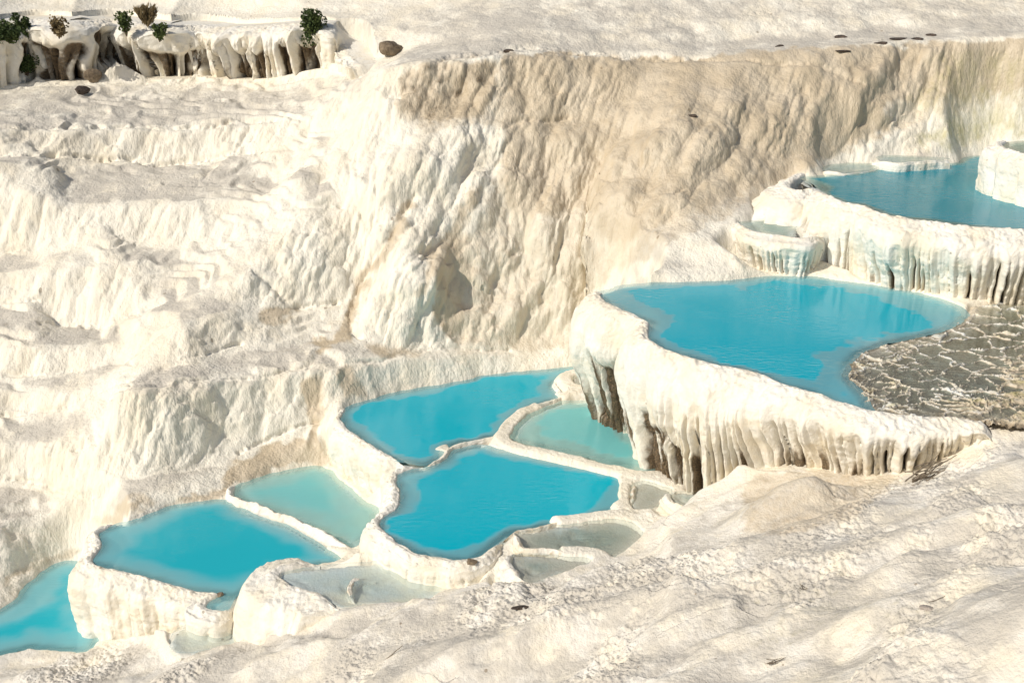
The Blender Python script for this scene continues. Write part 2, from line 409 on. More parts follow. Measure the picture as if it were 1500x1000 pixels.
# --- painted survey masks (where the mineral is stained), kept as soft maps over the survey picture
MW, MH = 450, 320
mu, mv = np.meshgrid((np.arange(MW) + .5) * 4 - 150, (np.arange(MH) + .5) * 4 - 140)
def mask_map(polys, soft):
    M = np.zeros((MH, MW))
    for val, poly in polys:
        M = np.maximum(M, val * inside(np.array(poly, float), mu, mv))
    return blur1(blur1(M, soft, 0), soft, 1)
def mask_at(M, u, v):
    x = np.clip((u + 150) / 4 - .5, 0, MW - 1.01); y = np.clip((v + 140) / 4 - .5, 0, MH - 1.01)
    x0 = x.astype(int); y0 = y.astype(int); fx = x - x0; fy = y - y0
    return (M[y0, x0] * (1 - fx) + M[y0, x0 + 1] * fx) * (1 - fy) + (M[y0 + 1, x0] * (1 - fx) + M[y0 + 1, x0 + 1] * fx) * fy

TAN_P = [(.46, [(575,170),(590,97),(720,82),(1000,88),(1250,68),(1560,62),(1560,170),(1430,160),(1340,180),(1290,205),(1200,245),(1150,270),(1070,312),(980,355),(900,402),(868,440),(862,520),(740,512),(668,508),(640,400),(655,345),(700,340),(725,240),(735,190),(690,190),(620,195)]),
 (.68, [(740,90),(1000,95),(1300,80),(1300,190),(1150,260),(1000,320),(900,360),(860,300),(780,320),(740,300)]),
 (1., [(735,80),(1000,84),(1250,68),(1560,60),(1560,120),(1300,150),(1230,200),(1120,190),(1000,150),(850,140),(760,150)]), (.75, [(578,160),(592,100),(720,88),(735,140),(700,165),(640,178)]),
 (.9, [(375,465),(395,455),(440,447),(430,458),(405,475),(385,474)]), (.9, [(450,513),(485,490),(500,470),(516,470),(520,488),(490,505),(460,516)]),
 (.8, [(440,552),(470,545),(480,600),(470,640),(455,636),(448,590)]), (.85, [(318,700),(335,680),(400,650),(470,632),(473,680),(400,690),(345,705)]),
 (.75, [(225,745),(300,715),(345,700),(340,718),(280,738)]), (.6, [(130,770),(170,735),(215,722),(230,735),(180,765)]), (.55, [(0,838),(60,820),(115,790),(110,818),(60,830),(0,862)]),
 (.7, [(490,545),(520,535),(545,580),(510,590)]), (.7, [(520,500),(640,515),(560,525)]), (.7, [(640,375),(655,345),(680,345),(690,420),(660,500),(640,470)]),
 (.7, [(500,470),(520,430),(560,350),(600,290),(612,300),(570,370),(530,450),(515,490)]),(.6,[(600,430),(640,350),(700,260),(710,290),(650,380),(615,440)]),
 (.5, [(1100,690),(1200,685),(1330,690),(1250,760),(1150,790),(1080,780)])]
MOSS_P = [(.24, [(1040,880),(1150,840),(1330,860),(1420,900),(1300,960),(1100,960)]), (.2, [(520,960),(640,900),(700,930),(560,1000)]), (.42, [(1320,150),(1370,80),(1420,75),(1440,130),(1420,160),(1350,180)]), (.6, [(1330,205),(1400,170),(1500,185),(1560,200),(1480,205),(1350,225)]), (.4, [(1380,80),(1560,70),(1560,200),(1400,200)])]
DUST_P = [(.75, [(-200,1010),(0,962),(180,945),(330,930),(480,905),(640,890),(700,860),(850,845),(980,800),(1100,720),(1300,700),(1500,640),(1800,540),(1800,1300),(-200,1300)]),
 (.8, [(0,661),(20,625),(60,605),(110,600),(150,610),(110,640),(60,655)]), (.6, [(0,765),(40,752),(110,775),(60,785)]), (.5, [(100,275),(150,270),(215,285),(160,300)]),
 (.55, [(0,190),(240,187),(400,175),(390,184),(200,200),(0,225)]), (.5, [(0,365),(50,365),(50,398),(0,400)]), (.55, [(180,130),(500,105),(560,90),(560,150),(400,175),(240,185),(60,180)]),
 (.75, [(-20,465),(30,468),(70,478),(20,492),(-20,490)]),(.5,[(40,500),(100,490),(120,508),(60,515)]),(.45,[(220,400),(300,360),(400,330),(380,390),(300,430),(200,450)])]
DARK_P = [(.55, [(-10,468),(22,470),(26,486),(-10,490)]), (.4, [(735,78),(760,66),(860,78),(800,82)]), (.5, [(1210,66),(1270,56),(1330,60),(1500,54),(1560,54),(1560,62),(1400,64),(1300,72)]), (.5,[(570,170),(590,100),(720,92),(740,110),(700,150),(660,185),(620,190),(590,160)])]
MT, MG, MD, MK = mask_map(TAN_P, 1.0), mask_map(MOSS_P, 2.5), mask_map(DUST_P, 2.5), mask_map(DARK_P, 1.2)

# ------------------------------------------------------------------ pools
# name, water level, outline in survey pixels, wall runs, water material, deepest, shelf width
def P_(**k): return k
POOLS = [
 P_(id='big', z=3.30, mat=W_DEEP, depth=1.1, shelf=.45, shal=[(1330,445,1.5,.9),(1250,550,1.0,.8),(900,445,.8,.3)], label='largest turquoise pool on the high terrace with dark streaked overhanging wall',  # right-hand pale spot paints the fluted wall's reflection into the shelf depth
    out=[(875,432),(890,424),(915,418),(960,414),(1010,413),(1080,410),(1110,406),(1150,405),(1190,405),(1230,411),(1290,419),(1340,428),(1390,442),(1413,455),(1415,466),(1405,474),(1390,482),(1340,494),(1290,506),(1262,516),(1250,530),(1240,550),(1258,570),(1272,588),(1276,602),(1251,597),(1194,578),(1136,561),(1109,549),(1056,537),(1000,522),(973,512),(951,499),(944,489),(949,474),(930,464),(900,450)],
    walls=[dict(p=[(892,423,2.2),(877,431,.3),(882,441,.05),(900,450,.03),(930,464,.0),(949,474,.0),(945,489,.0),(951,499,.0),(973,512,.03),(1000,522,.03),(1030,531,.1),(1056,537,.25),(1109,549,1.0),(1136,561,1.35),(1194,578,1.65),(1251,597,1.8),(1289,605,1.95),(1345,612,2.2),(1385,613,2.45),(1408,616,2.75),(1426,619,2.95),(1447,621,3.1),(1475,622,3.15)],
          lipw=.20, lip=.04, bulge=.36, under=.42, colw=(.08,.28), cold=.15, slit=.5, shelf=.42)]),
 P_(id='mid', z=0., mat=W_DEEP, depth=1.1, shelf=.3, soft=.25, label='long turquoise pool behind the rimmed one, curving along the foot of the tan slope',
    out=[(497,612),(505,598),(530,589),(560,580),(590,572),(625,567),(660,561),(690,556),(705,551),(740,546),(790,542),(825,538),(852,536),(862,541),(848,546),(832,548),(818,558),(812,566),(821,583),(792,592),(765,605),(750,622),(738,637),(704,644),(660,654),(650,667),(630,678),(612,681),(578,673),(553,661),(525,642),(505,626)],
    walls=[dict(p=[(518,593,0.),(505,599,-.3),(497,612,-.9),(505,626,-1.25),(525,642,-1.25),(553,661,-1.25),(578,673,-1.25),(596,678,-1.2)], lipw=.15, lip=.04, bulge=.22, under=.05, colw=(.2,.5), cold=.05, slit=.05, shelf=.5),
           dict(p=[(862,546,-.3),(848,549,-.3),(829,551,-.3),(816,560,-.3),(811,567,-.3),(820,583,-.3),(792,593,-.3),(765,606,-.3),(750,623,-.3),(738,638,-.3),(704,645,-.3),(662,655,-.3),(650,668,-.3),(632,679,-.4),(612,682,-.5)], lipw=.09, lip=.05, bulge=.08, under=0, colw=(.1,.3), cold=.02, slit=.02, shelf=.5)]),
 P_(id='rimmed', z=-.02, mat=W_DEEP, depth=1.1, shelf=.22, soft=.3, shal=[(590,730,.9,.35),(905,720,.7,.35),(690,810,.5,.3)], label='bright turquoise pool in the middle ringed by a thick white crusty rim',
    out=[(663,660),(690,653),(712,652),(740,660),(780,667),(815,674),(860,684),(900,692),(922,702),(924,725),(920,740),(895,750),(860,760),(820,768),(780,775),(752,780),(738,788),(728,798),(712,810),(690,820),(668,822),(640,817),(610,812),(585,800),(570,788),(553,770),(557,760),(575,748),(582,735),(583,720),(577,703),(580,696),(600,688),(625,684),(648,672)],
    walls=[dict(p=[(704,648,-.4),(740,656,-.4),(780,663,-.4),(815,670,-.4),(860,680,-.4),(900,688,-.4),(928,698,-.3),(940,700,-.2)], lipw=.10, lip=.04, bulge=.06, under=0, colw=(.1,.3), cold=.02, slit=.02, shelf=.5),
           dict(p=[(735,790,-.2),(720,806,-.3),(703,817,-.4),(690,821,-.5),(668,823,-.5),(640,818,-.5),(610,812,-.55),(585,800,-.6),(570,788,-.9),(553,770,-1.25),(557,760,-1.25),(575,748,-1.25),(582,735,-1.25),(583,720,-1.25),(577,703,-1.25),(580,695,-1.2),(600,687,-.8),(625,682,-.4)], lipw=.17, lip=.045, bulge=.16, under=-.12, colw=(.12,.3), cold=.03, slit=.03, shelf=.5),
           dict(p=[(924,703,-.2),(925,725,-.2),(921,741,-.2),(895,751,-.2),(860,761,-.2),(820,769,-.2),(780,776,-.2),(752,781,-.2),(738,790,-.2)], lipw=.10, lip=.075, bulge=.05, under=0, colw=(.1,.3), cold=.02, slit=.0, shelf=.5, dirt=.45)]),
 P_(id='pale', z=.06, mat=W_PALE, depth=.5, shelf=.5, label='pale milky green pool at the foot of the dark streaked wall',
    out=[(750,640),(758,624),(768,612),(792,599),(820,589),(840,586),(874,589),(901,596),(920,615),(940,650),(975,668),(985,686),(935,688),(905,682),(870,673),(840,665),(800,656),(765,648)],
    walls=[dict(p=[(812,574,0),(825,581,-.1),(845,579,0),(874,580,0),(905,588,0)], lipw=.7, lip=.09, bulge=.15, under=-.1, colw=(.2,.4), cold=.02, slit=.02, shelf=.5, flip=True)]),
 P_(id='left', z=-1.22, mat=W_MID, depth=.9, shelf=.15, soft=.9, shal=[(150,800,.6,.4),(200,850,.6,.2)], label='rounded turquoise pool at lower left held up by a tall smooth white wall',
    out=[(131,823),(140,808),(146,796),(142,782),(170,769),(204,759),(245,743),(289,736),(331,734),(374,753),(425,772),(469,797),(496,814),(500,822),(476,827),(415,834),(404,844),(367,862),(340,878),(328,892),(305,892),(304,882),(325,873),(306,869),(282,866),(238,854),(204,844),(170,837)],
    walls=[dict(p=[(180,765,-1.25),(155,773,-1.4),(142,782,-1.9),(146,797,-2.5),(139,810,-2.95),(131,823,-3.0),(145,830,-3.0),(170,838,-2.9),(204,845,-2.7),(238,855,-2.5),(282,867,-2.3),(306,870,-2.1),(318,873,-1.9),(306,879,-1.8),(300,887,-1.8),(306,895,-1.8),(326,896,-1.8),(344,884,-1.7)], lipw=.17, lip=.045, bulge=.30, under=-.05, colw=(.3,.8), cold=.06, slit=.04, shelf=.35)]),
 P_(id='leftback', z=-1.17, mat=W_PALE, depth=.5, shelf=.2, soft=.8, label='small pale turquoise pool between a white dam and a tall white wall',
    out=[(338,724),(347,711),(384,697),(425,687),(472,683),(500,703),(530,733),(558,748),(545,780),(522,803),(512,801),(490,788),(469,779),(445,767),(410,754),(376,741),(350,733)],
    walls=[dict(p=[(352,706,-1.3),(342,715,-1.5),(338,725,-1.6),(350,733,-1.6),(376,742,-1.6),(410,755,-1.6),(445,768,-1.6),(469,780,-1.6),(490,790,-1.6),(514,804,-1.6),(530,808,-1.5)], lipw=.12, lip=.09, bulge=.08, under=-.05, colw=(.1,.3), cold=.03, slit=.02, shelf=.5)]),
 P_(id='corner', z=-2.9, mat=W_MID, depth=.8, shelf=.3, soft=.8, shal=[(40,880,.9,.6)], label='turquoise pool in the lower left corner below the tall smooth white wall',
    out=[(116,822),(78,827),(54,844),(34,860),(24,876),(0,893),(-80,930),(-140,960),(-80,975),(0,957),(20,954),(48,949),(100,952),(140,945),(150,850)], walls=[]),
 P_(id='upper', z=5.10, mat=W_UP, depth=1.1, shelf=.2, soft=.3, label='deep blue pool at upper right above the long fluted white wall',
    out=[(1172,260),(1200,257),(1238,254),(1265,250),(1300,243),(1340,241),(1400,238),(1410,231),(1446,227),(1475,230),(1580,240),(1640,290),(1600,345),(1560,341),(1500,338),(1470,337),(1410,332),(1350,324),(1320,320),(1287,312),(1269,303),(1236,297),(1206,284),(1204,275),(1186,267)],
    walls=[dict(p=[(1205,251,5.05),(1185,255,5.0),(1170,260,4.7),(1160,267,4.2),(1156,276,3.6),(1170,281,3.35),(1190,280,3.35),(1206,285,3.35),(1236,298,3.35),(1269,304,3.35),(1287,313,3.35),(1320,321,3.35),(1350,325,3.35),(1410,333,3.35),(1470,338,3.35),(1500,339,3.35),(1560,342,3.4),(1650,350,3.45)],
          lipw=.2, lip=.06, bulge=.40, under=.30, colw=(.10,.30), cold=.13, slit=.42, shelf=.42)]),
 P_(id='notch', z=4.32, mat=W_TEAL, depth=.3, shelf=.4, label='little grey green pool tucked beside the left end of the fluted wall',
    out=[(1079,326),(1098,323),(1120,321.5),(1150,319),(1165,330),(1160,347),(1144,345),(1110,340),(1092,332)],
    walls=[dict(p=[(1092,321,4.3),(1079,326,3.9),(1088,333,3.45),(1110,341,3.35),(1144,346,3.35),(1165,349,3.35),(1186,349,3.35),(1206,342,3.35)], lipw=.08, lip=.015, bulge=.28, under=.2, colw=(.09,.22), cold=.1, slit=.4, shelf=.4)]),
 P_(id='top', z=6.35, mat=W_TEAL, depth=.5, shelf=.4, label='topmost pool at the right edge held by a smooth rounded white wall',
    out=[(1468,212),(1480,208),(1530,205),(1620,208),(1640,236),(1560,236),(1510,229),(1485,221)],
    walls=[dict(p=[(1480,205,6.2),(1466,212,5.3),(1474,219,5.0),(1485,223,5.0),(1510,230,5.0),(1560,237,5.0),(1640,240,5.0)], lipw=.15, lip=.05, bulge=.22, under=-.15, colw=(.5,1.), cold=.1, slit=.05, shelf=.4)]),
 P_(id='rear_a', z=5.18, mat=W_TEAL, depth=.3, shelf=.4, label='thin lens of grey green water behind the left end of the deep blue pool',
    out=[(1203,247),(1215,241),(1240,238.5),(1270,239),(1292,242),(1280,247),(1260,250),(1236,252),(1215,250)],
    walls=[dict(p=[(1199,247,5.05),(1213,251,5.0),(1236,253.5,5.0),(1248,252,5.0)], lipw=.05, lip=.012, bulge=.1, under=0, colw=(.2,.4), cold=.02, slit=0, shelf=.5)]),
 P_(id='rear_b', z=5.35, mat=W_TEAL, depth=.3, shelf=.4, label='long thin strip of grey green water farthest back among the upper pools',
    out=[(1285,231),(1297,227.5),(1330,228),(1365,230),(1390,233),(1340,235.5),(1320,238),(1300,236)],
    walls=[dict(p=[(1278,233,5.1),(1298,237.5,5.0),(1320,239.5,5.0),(1345,237.5,5.0),(1392,235,5.0)], lipw=.05, lip=.012, bulge=.1, under=0, colw=(.2,.4), cold=.02, slit=0, shelf=.5)]),
 P_(id='front', z=-.5, mat=W_CLEAR, depth=.22, shelf=.5, label='shallow pale blue pool in front of the crusty white rim, floor showing through',
    out=[(408,841),(438,832),(500,826.5),(535,825),(571,824),(612,834),(660,846),(663,860),(636,874),(612,881),(575,883),(534,883),(500,887),(469,872),(438,861)],
    walls=[dict(p=[(470,826,-1.1),(438,831,-1.3),(412,838,-1.4),(408,846,-1.5),(420,856,-1.6),(438,863,-1.6),(469,874,-1.5),(500,888,-.9)], lipw=.3, lip=.05, bulge=.45, under=-.5, colw=(.3,.8), cold=.05, slit=.0, shelf=.3),
           dict(p=[(527,882,-.6),(518,874,-.6),(511,863,-.6),(517,852,-.6),(532,847,-.6),(552,845,-.6)], lipw=.07, lip=.04, bulge=.05, under=0, colw=(.1,.3), cold=.02, slit=0, shelf=.5, dirt=.4)]),
 P_(id='fore', z=-1.62, mat=W_CLEAR, depth=.2, shelf=.4, label='shallow clear puddle in the foreground below the rounded white lobe',
    out=[(248,932),(268,916),(300,903),(335,899),(352,915),(362,933),(345,943),(300,950),(262,955)], walls=[]),
 P_(id='olive', z=.1, mat=W_GREY, depth=.3, shelf=.4, label='shallow olive grey pool just right of the bright middle pool',
    out=[(760,792),(757,781),(780,777),(806,772),(850,766),(891,760),(921,764),(940,779),(926,796),(895,815),(853,814),(806,806),(768,804)],
    walls=[dict(p=[(770,777,-.1),(756,781,-.2),(760,793,-.2),(768,805,0),(806,807,0),(853,815,0),(875,818,0)], lipw=.08, lip=.05, bulge=.06, under=0, colw=(.1,.2), cold=.03, slit=0, shelf=.5, dirt=.35)]),
 P_(id='brown', z=.12, mat=W_GREY, depth=.2, shelf=.3, label='small brownish puddle below the olive grey pool with a scalloped rim',
    out=[(752,812),(775,811),(799,812),(840,816),(869,819),(840,831),(806,842),(775,853),(755,834),(748,822)],
    walls=[dict(p=[(765,806,-.1),(750,813,-.2),(746,822,-.25),(753,834,-.3),(773,853,-.1)], lipw=.16, lip=.06, bulge=.12, under=-.2, colw=(.1,.2), cold=.05, slit=0, shelf=.5, dirt=.2)]),
 P_(id='side', z=.05, mat=W_GREY, depth=.14, shelf=.4, label='shallow grey puddle beside the right end of the bright middle pool',
    out=[(925,710),(942,704),(972,712),(985,720),(966,740),(940,745),(926,741)], walls=[]),
 P_(id='tiny', z=.25, mat=W_GREY, depth=.2, shelf=.3, label='tiny grey green pool with a white lip at the foot of the dark wall',
    out=[(983,727),(998,720),(1030,724),(1042,738),(1025,745),(1005,741),(990,736)],
    walls=[dict(p=[(993,717,.15),(980,727,.0),(988,738,.0),(1005,744,.0),(1028,748,.1)], lipw=.15, lip=.06, bulge=.18, under=-.2, colw=(.1,.2), cold=.02, slit=0, shelf=.4)]),
 P_(id='ledge', z=.12, mat=W_GREY, depth=.15, shelf=.4, label='small grey puddle at the far right end of the long turquoise pool',
    out=[(838,553),(850,549),(880,548),(900,553),(880,561),(850,563)],
    walls=[]),
]

def wiggle(P, amp, freq, seed):
    n = fbm(np.concatenate([P[:, :2] * freq, np.zeros((len(P), 1))], 1), seed, 3)
    t = np.gradient(P[:, :2], axis=0); t /= np.linalg.norm(t, axis=1, keepdims=True) + 1e-9
    Q = P.copy(); Q[:, 0] += -t[:, 1] * n * amp; Q[:, 1] += t[:, 0] * n * amp
    return Q

for i, p in enumerate(POOLS):
    o = np.array(p['out'], float)
    o = catmull(o, 5, True)
    w = at(o[:, 0], o[:, 1], p['z'])
    w = resample(w, .10, True)
    p['poly'] = wiggle(w, .05, 3.5, 40 + i)[:, :2]
    p['wl'] = []
    for wd in p['walls']:
        q = np.array(wd['p'], float); q = catmull(q, 6, False)
        X = at(q[:, 0], q[:, 1], p['z'])
        X = np.concatenate([X[:, :2], q[:, 2:3]], 1)
        X = resample(X, .022)
        X[:, 0] = blur1(X[:, 0], 2.5, 0); X[:, 1] = blur1(X[:, 1], 2.5, 0)
        X[:, :2] = wiggle(X, .035, 3.5, 140 + i)[:, :2]
        p['wl'].append(X)

lu = np.array([(-160,48),(-60,44),(0,40),(50,30),(100,34),(160,30),(210,36),(250,40),(290,38),(330,42),(390,40),(452,36),(488,42),(508,66),(528,93),(545,97)], float)
lz = [np.interp(ae(u_, v_)[0], aa, LZ[22]) for u_, v_ in lu]; bz = [np.interp(ae(u_, v_)[0], aa, LZ[21]) for u_, v_ in lu]
lz = np.array(lz); bz = np.array(bz); lz[-3:] = bz[-3:] + (lz[-3:] - bz[-3:]) * np.array([.55, .1, .0])
q = catmull(np.column_stack([lu, lz, bz]), 6, False)
X3 = at(q[:, 0], q[:, 1], q[:, 2])
XCLIFF = resample(np.column_stack([X3[:, :2], q[:, 3], q[:, 2]]), .03)

# ------------------------------------------------------------------ terrain surface
hill = sstep(.0, 1.2, YY - Bline[None, :])            # 0 at the pools, 1 up the slope
fore = 1 - sstep(-.6, .2, YY - Fline[None, :])
pw = np.stack([AA * YY, YY, Zg], -1).reshape(-1, 3)
hl = hill.ravel()
wa = fbm(pw * .9, 3, 4) * .22 * hl
wb = fbm(pw * .9 + 50, 9, 4) * .18 * hl
Zw = sampleZ(AA.ravel() + wa / YY.ravel(), YY.ravel() + wb).reshape(NR, NC)
ug_, _ = px(np.stack([AA * YY, YY, Zw], -1))
left = sstep(620, 480, ug_) * sstep(.5, 1.5, YY - Bline[None, :]) * sstep(62, 50, YY)
zn = Zw + (.45 * fbm(pw * .5, 71, 3) + .07 * fbm(pw * 1.4, 72, 3)).reshape(NR, NC)
stp_ = .33; fr = zn / stp_ - np.floor(zn / stp_)
sl_ = np.abs(np.gradient(blur1(Zw, 3, 0), axis=0) / np.gradient(YY, axis=0))
Zw = Zw + stp_ * .6 * (sstep(.45, .95, fr) - fr + .25) * left * sstep(.9, .4, sl_) * sstep(-.3, .3, fbm(pw * .35, 75, 2).reshape(NR, NC))
P0 = np.stack([AA * YY, YY, Zw], -1)
N0 = vnormals(np.stack([blur1(blur1(P0[..., k], 4, 0), 4, 1) for k in range(3)], -1))
N0 = np.where(N0[..., 2:3] < 0, -N0, N0).reshape(-1, 3)
p = P0.reshape(-1, 3)
U, V = px(p)
steep = 1 - N0[:, 2]
dome = (sstep(500, 560, U) * sstep(0, 1, hl)).astype(f32)
act = (AA.ravel() > -.56) & (AA.ravel() < .56) & (YY.ravel() > 9) & (YY.ravel() < 75)
def on(fn):
    r = np.zeros(len(p), f32); r[act] = fn(p[act]); return r
fx, fy = -.45, -.89        # fall line
def flow(q, s, k):         # stretched along the fall line
    ac = q[:, 0] * fy - q[:, 1] * fx; al = q[:, 0] * fx + q[:, 1] * fy
    return np.stack([ac * s, al * s * k, q[:, 2] * s * k], -1)
stp = sstep(.08, .40, steep)
def wl(q, sc, k, seed, wamp):
    return 1 - np.clip(worley(flow(q, sc, k) + wamp * vnoise(q * sc * .9, seed + 40)[:, None], seed), 0, 1) ** 2
lob = on(lambda q: wl(q, 1.2, .45, 11, .3)); lob2 = on(lambda q: wl(q, 2.6, .17, 12, .22)); lob3 = on(lambda q: wl(q, 6.2, .14, 13, .2))
f1 = on(lambda q: fbm(q * .8, 21, 4)); f2 = on(lambda q: fbm(q * 4., 25, 4)); f3 = on(lambda q: fbm(q * 13., 29, 3))
patch = sstep(-.2, .5, on(lambda q: fbm(q * .6, 33, 2)))
lob0 = on(lambda q: wl(q, .42, .5, 14, .35))
D = hl * ((.04 + .36 * dome) * (lob0 - .6) * (.1 + .9 * stp) + (.045 + .195 * dome) * (lob - .6) * (.2 + .8 * stp)
          + .13 * (lob2 - .55) * (.05 + .95 * stp) + .06 * (lob3 - .5) * stp * (.5 + patch)
          + .06 * f1 + .010 * f2 * (.3 + patch) + .005 * f3 * (.2 + patch))
fo = fore.ravel()
rip = on(lambda q: fbm(np.stack([(q[:, 0] + .3 * q[:, 1]) * .5, (q[:, 1] - .3 * q[:, 0]) * .95, 0 * q[:, 2]], -1) + .3 * vnoise(q * .8, 52)[:, None], 51, 2))
crm = on(lambda q: 1 - np.clip(worley(q * np.array([5.5, 7.5, 7.5]) + .5 * vnoise(q * 4, 57)[:, None], 58), 0, 1) ** 1.5)
crust = sstep(-.05, .42, on(lambda q: fbm(flow(q, .55, .5), 53, 3)))
crm2 = on(lambda q: 1 - np.clip(worley(q * np.array([11., 15., 15.]) + .6 * vnoise(q * 7, 67)[:, None], 68), 0, 1) ** 1.5)
D += fo * (.09 * f1 + .15 * rip + .022 * (crm2 - .5) * (.25 + crust) + crust * (.055 * np.abs(f2) + .03 * f3 + .055 * (crm - .5)) + .006 * f3)
D += (1 - hl) * (1 - fo) * (.03 * f2 + .008 * f3)
RIBS = [(14,.34,[(716,175),(690,210),(660,260),(630,320),(590,380),(560,440),(545,485)]),(14,.34,[(735,180),(715,220),(690,280),(660,330),(630,380),(600,440),(585,505)]),(12,.3,[(690,340),(670,350),(650,380),(635,430),(625,505)]),
 (15,.3,[(700,350),(710,390),(705,440),(700,505)]),(17,.28,[(760,200),(750,260),(745,330),(740,420),(735,500)]),(19,.34,[(850,180),(830,250),(800,330),(775,400),(760,480)]),(19,.34,[(900,190),(890,260),(870,320),(850,380),(820,440),(800,485)]),
 (17,.28,[(960,180),(940,240),(920,290),(890,350),(868,395)]),(17,.28,[(1080,120),(1050,200),(1010,260),(960,310),(920,360)]),(17,.26,[(1140,130),(1120,200),(1080,260),(1030,300)]),(15,.24,[(1200,110),(1180,170),(1150,215)]),(16,.24,[(1010,110),(990,170),(960,250)]),(16,.22,[(1270,100),(1250,150),(1220,190)]),(16,.2,[(1340,95),(1310,150),(1290,185)]),
 (12,.22,[(545,180),(535,240),(540,310)]),(13,.24,[(580,190),(565,260),(560,330)]),(12,.22,[(612,200),(595,250),(580,300)]),
 (14,.22,[(440,180),(410,220),(378,268)]),(14,.24,[(480,185),(460,230),(440,285)]),(13,.2,[(515,195),(500,230),(485,295)]),
 (16,.2,[(460,310),(420,350),(382,398)]),(16,.24,[(490,310),(460,370),(432,438)]),(16,.22,[(512,308),(500,370),(480,440)]),
 (18,.2,[(830,165),(900,172),(1000,168),(1060,172)]),(14,.14,[(720,78),(860,92),(1000,100),(1120,92)])]
CREASE = [(4,.20,[(605,290),(570,348),(540,400),(515,440),(514,480),(524,495)]),(3.5,.16,[(370,270),(400,285),(442,299),(505,303)]),(3.5,.2,[(370,400),(400,420),(432,447),(492,443)]),(3.5,.14,[(527,200),(530,305),(556,350)]),
 (3,.22,[(-60,187),(80,186),(240,188),(330,182),(400,176)]),(3,.22,[(-60,220),(0,223),(100,228),(224,240),(300,232),(370,223)]),(3,.16,[(165,343),(180,347),(200,357)]),(3,.14,[(-40,368),(0,367),(52,362)]),(3.5,.2,[(353,660),(400,641),(442,627),(472,620)]),
 (3,.14,[(418,544),(500,530),(600,517),(640,512),(745,512)]),(3,.12,[(194,565),(296,558),(374,554),(418,544)]),(3,.14,[(190,562),(272,527),(353,503)]),(3,.12,[(-40,546),(80,545),(190,530)]),(3,.12,[(-40,604),(90,601),(140,577),(185,560)]),
 (3,.12,[(240,270),(326,272),(380,283)]),(3,.14,[(60,470),(130,484),(205,458)]),(3.5,.16,[(0,702),(60,708),(110,722),(165,706)]),(3,.12,[(-40,442),(54,441)]),(4,.2,[(640,90),(700,80),(760,72),(860,80),(1000,87)]),(3,.14,[(1000,85),(1130,92),(1200,100),(1260,130)]),
 (3.5,.16,[(740,190),(760,178),(830,178)]),(4,.14,[(1000,280),(960,330),(900,385)]),(3,.12,[(120,148),(240,142),(330,150),(420,140)])]
FOLDS = [(20,.26,[(820,897),(900,866),(980,840),(1060,815),(1170,786),(1290,743),(1400,709),(1520,676)]),(18,.16,[(380,992),(500,946),(640,902),(760,882)]),(17,.17,[(1000,903),(1120,862),(1240,817),(1340,792),(1520,748)]),
 (20,.20,[(980,1010),(1100,952),(1200,922),(1330,902),(1520,850)]),(30,.30,[(1310,1015),(1400,952),(1520,900)]),(18,.15,[(680,1010),(800,952),(900,922),(1000,892)]),(16,.14,[(1090,828),(1200,800),(1300,770),(1420,745)]),(15,.14,[(230,1005),(330,968),(470,938)]),
 (14,.14,[(990,795),(1050,765),(1120,745),(1200,735)]),(12,.12,[(985,780),(1030,745),(1080,700)]),(15,.12,[(1150,905),(1250,870),(1400,835),(1520,800)]),(15,.12,[(880,1000),(960,960),(1080,915)])]
uw = U + 5 * on(lambda q: fbm(q * 1.1, 91, 3)); vw = V + 4 * on(lambda q: fbm(q * 1.1, 92, 3))
for sgn, lst in ((1, RIBS), (-1, CREASE)):
    for (w_, h_, ln) in lst:
        ln = catmull(ln, 4, False); L0, L1 = ln.min(0) - 3 * w_, ln.max(0) + 3 * w_
        ii = np.where((uw > L0[0]) & (uw < L1[0]) & (vw > L0[1]) & (vw < L1[1]) & act & (hl > .2))[0]
        dd = segdist(ln, uw[ii], vw[ii], False)
        if sgn > 0:
            tt_ = sstep(0, 60, vw[ii] - ln[:, 1].min() + 6) * sstep(0, 40, ln[:, 1].max() + 10 - vw[ii])
            w2 = w_ * (1.35 + .5 * f1[ii]); D[ii] += h_ * .62 * np.clip(1 - (dd / w2) ** 2, 0, 1) ** .7 * tt_ * (.75 + .6 * f1[ii])
        else:
            D[ii] -= h_ * .62 * np.exp(-(dd / w_) ** 2) * (.7 + .8 * f2[ii])
for (w_, h_, ln) in FOLDS:
    ln = catmull(ln, 4, False); L0, L1 = ln.min(0) - 4 * w_, ln.max(0) + 4 * w_
    ii = np.where((uw > L0[0]) & (uw < L1[0]) & (vw > L0[1]) & (vw < L1[1]) & act & (fo > .2))[0]
    dd = segdist(ln, uw[ii] + 6 * f1[ii], vw[ii] + 8 * f1[ii], False); sd_ = np.interp(uw[ii], ln[:, 0], ln[:, 1]) - vw[ii]
    D[ii] += fo[ii] * h_ * np.exp(-(dd / (w_ * np.where(sd_ > 0, .8, 1.7))) ** 2)
p = p + N0 * D[:, None]

# low humps of flowstone in the foreground: (u, v, z, rx, ry, h)
for (u, v, z, rx, ry, h) in [(1120,690,.9,1.7,1.1,.75),(1040,735,.4,.8,.8,.35),(1010,770,.4,1.2,.5,.15),(420,925,-1.6,.7,.6,.25),(600,1010,0.2,1.6,.8,.25),(1480,960,4.4,1.4,1.2,.35),(1100,900,2.,2.,.7,.25),(1300,830,2.9,1.6,.6,.22),(900,930,1.2,1.5,.5,.22),(1450,790,3.4,1.5,.6,.25),(1180,750,1.7,1.1,.5,.22),(750,960,.8,1.2,.5,.2),(1270,930,3.3,1.2,.5,.22)]:
    c = at(u, v, z)
    g = np.exp(-((p[:, 0] - c[0]) / rx) ** 2 - ((p[:, 1] - c[1]) / ry) ** 2)
    p[:, 2] += h * g

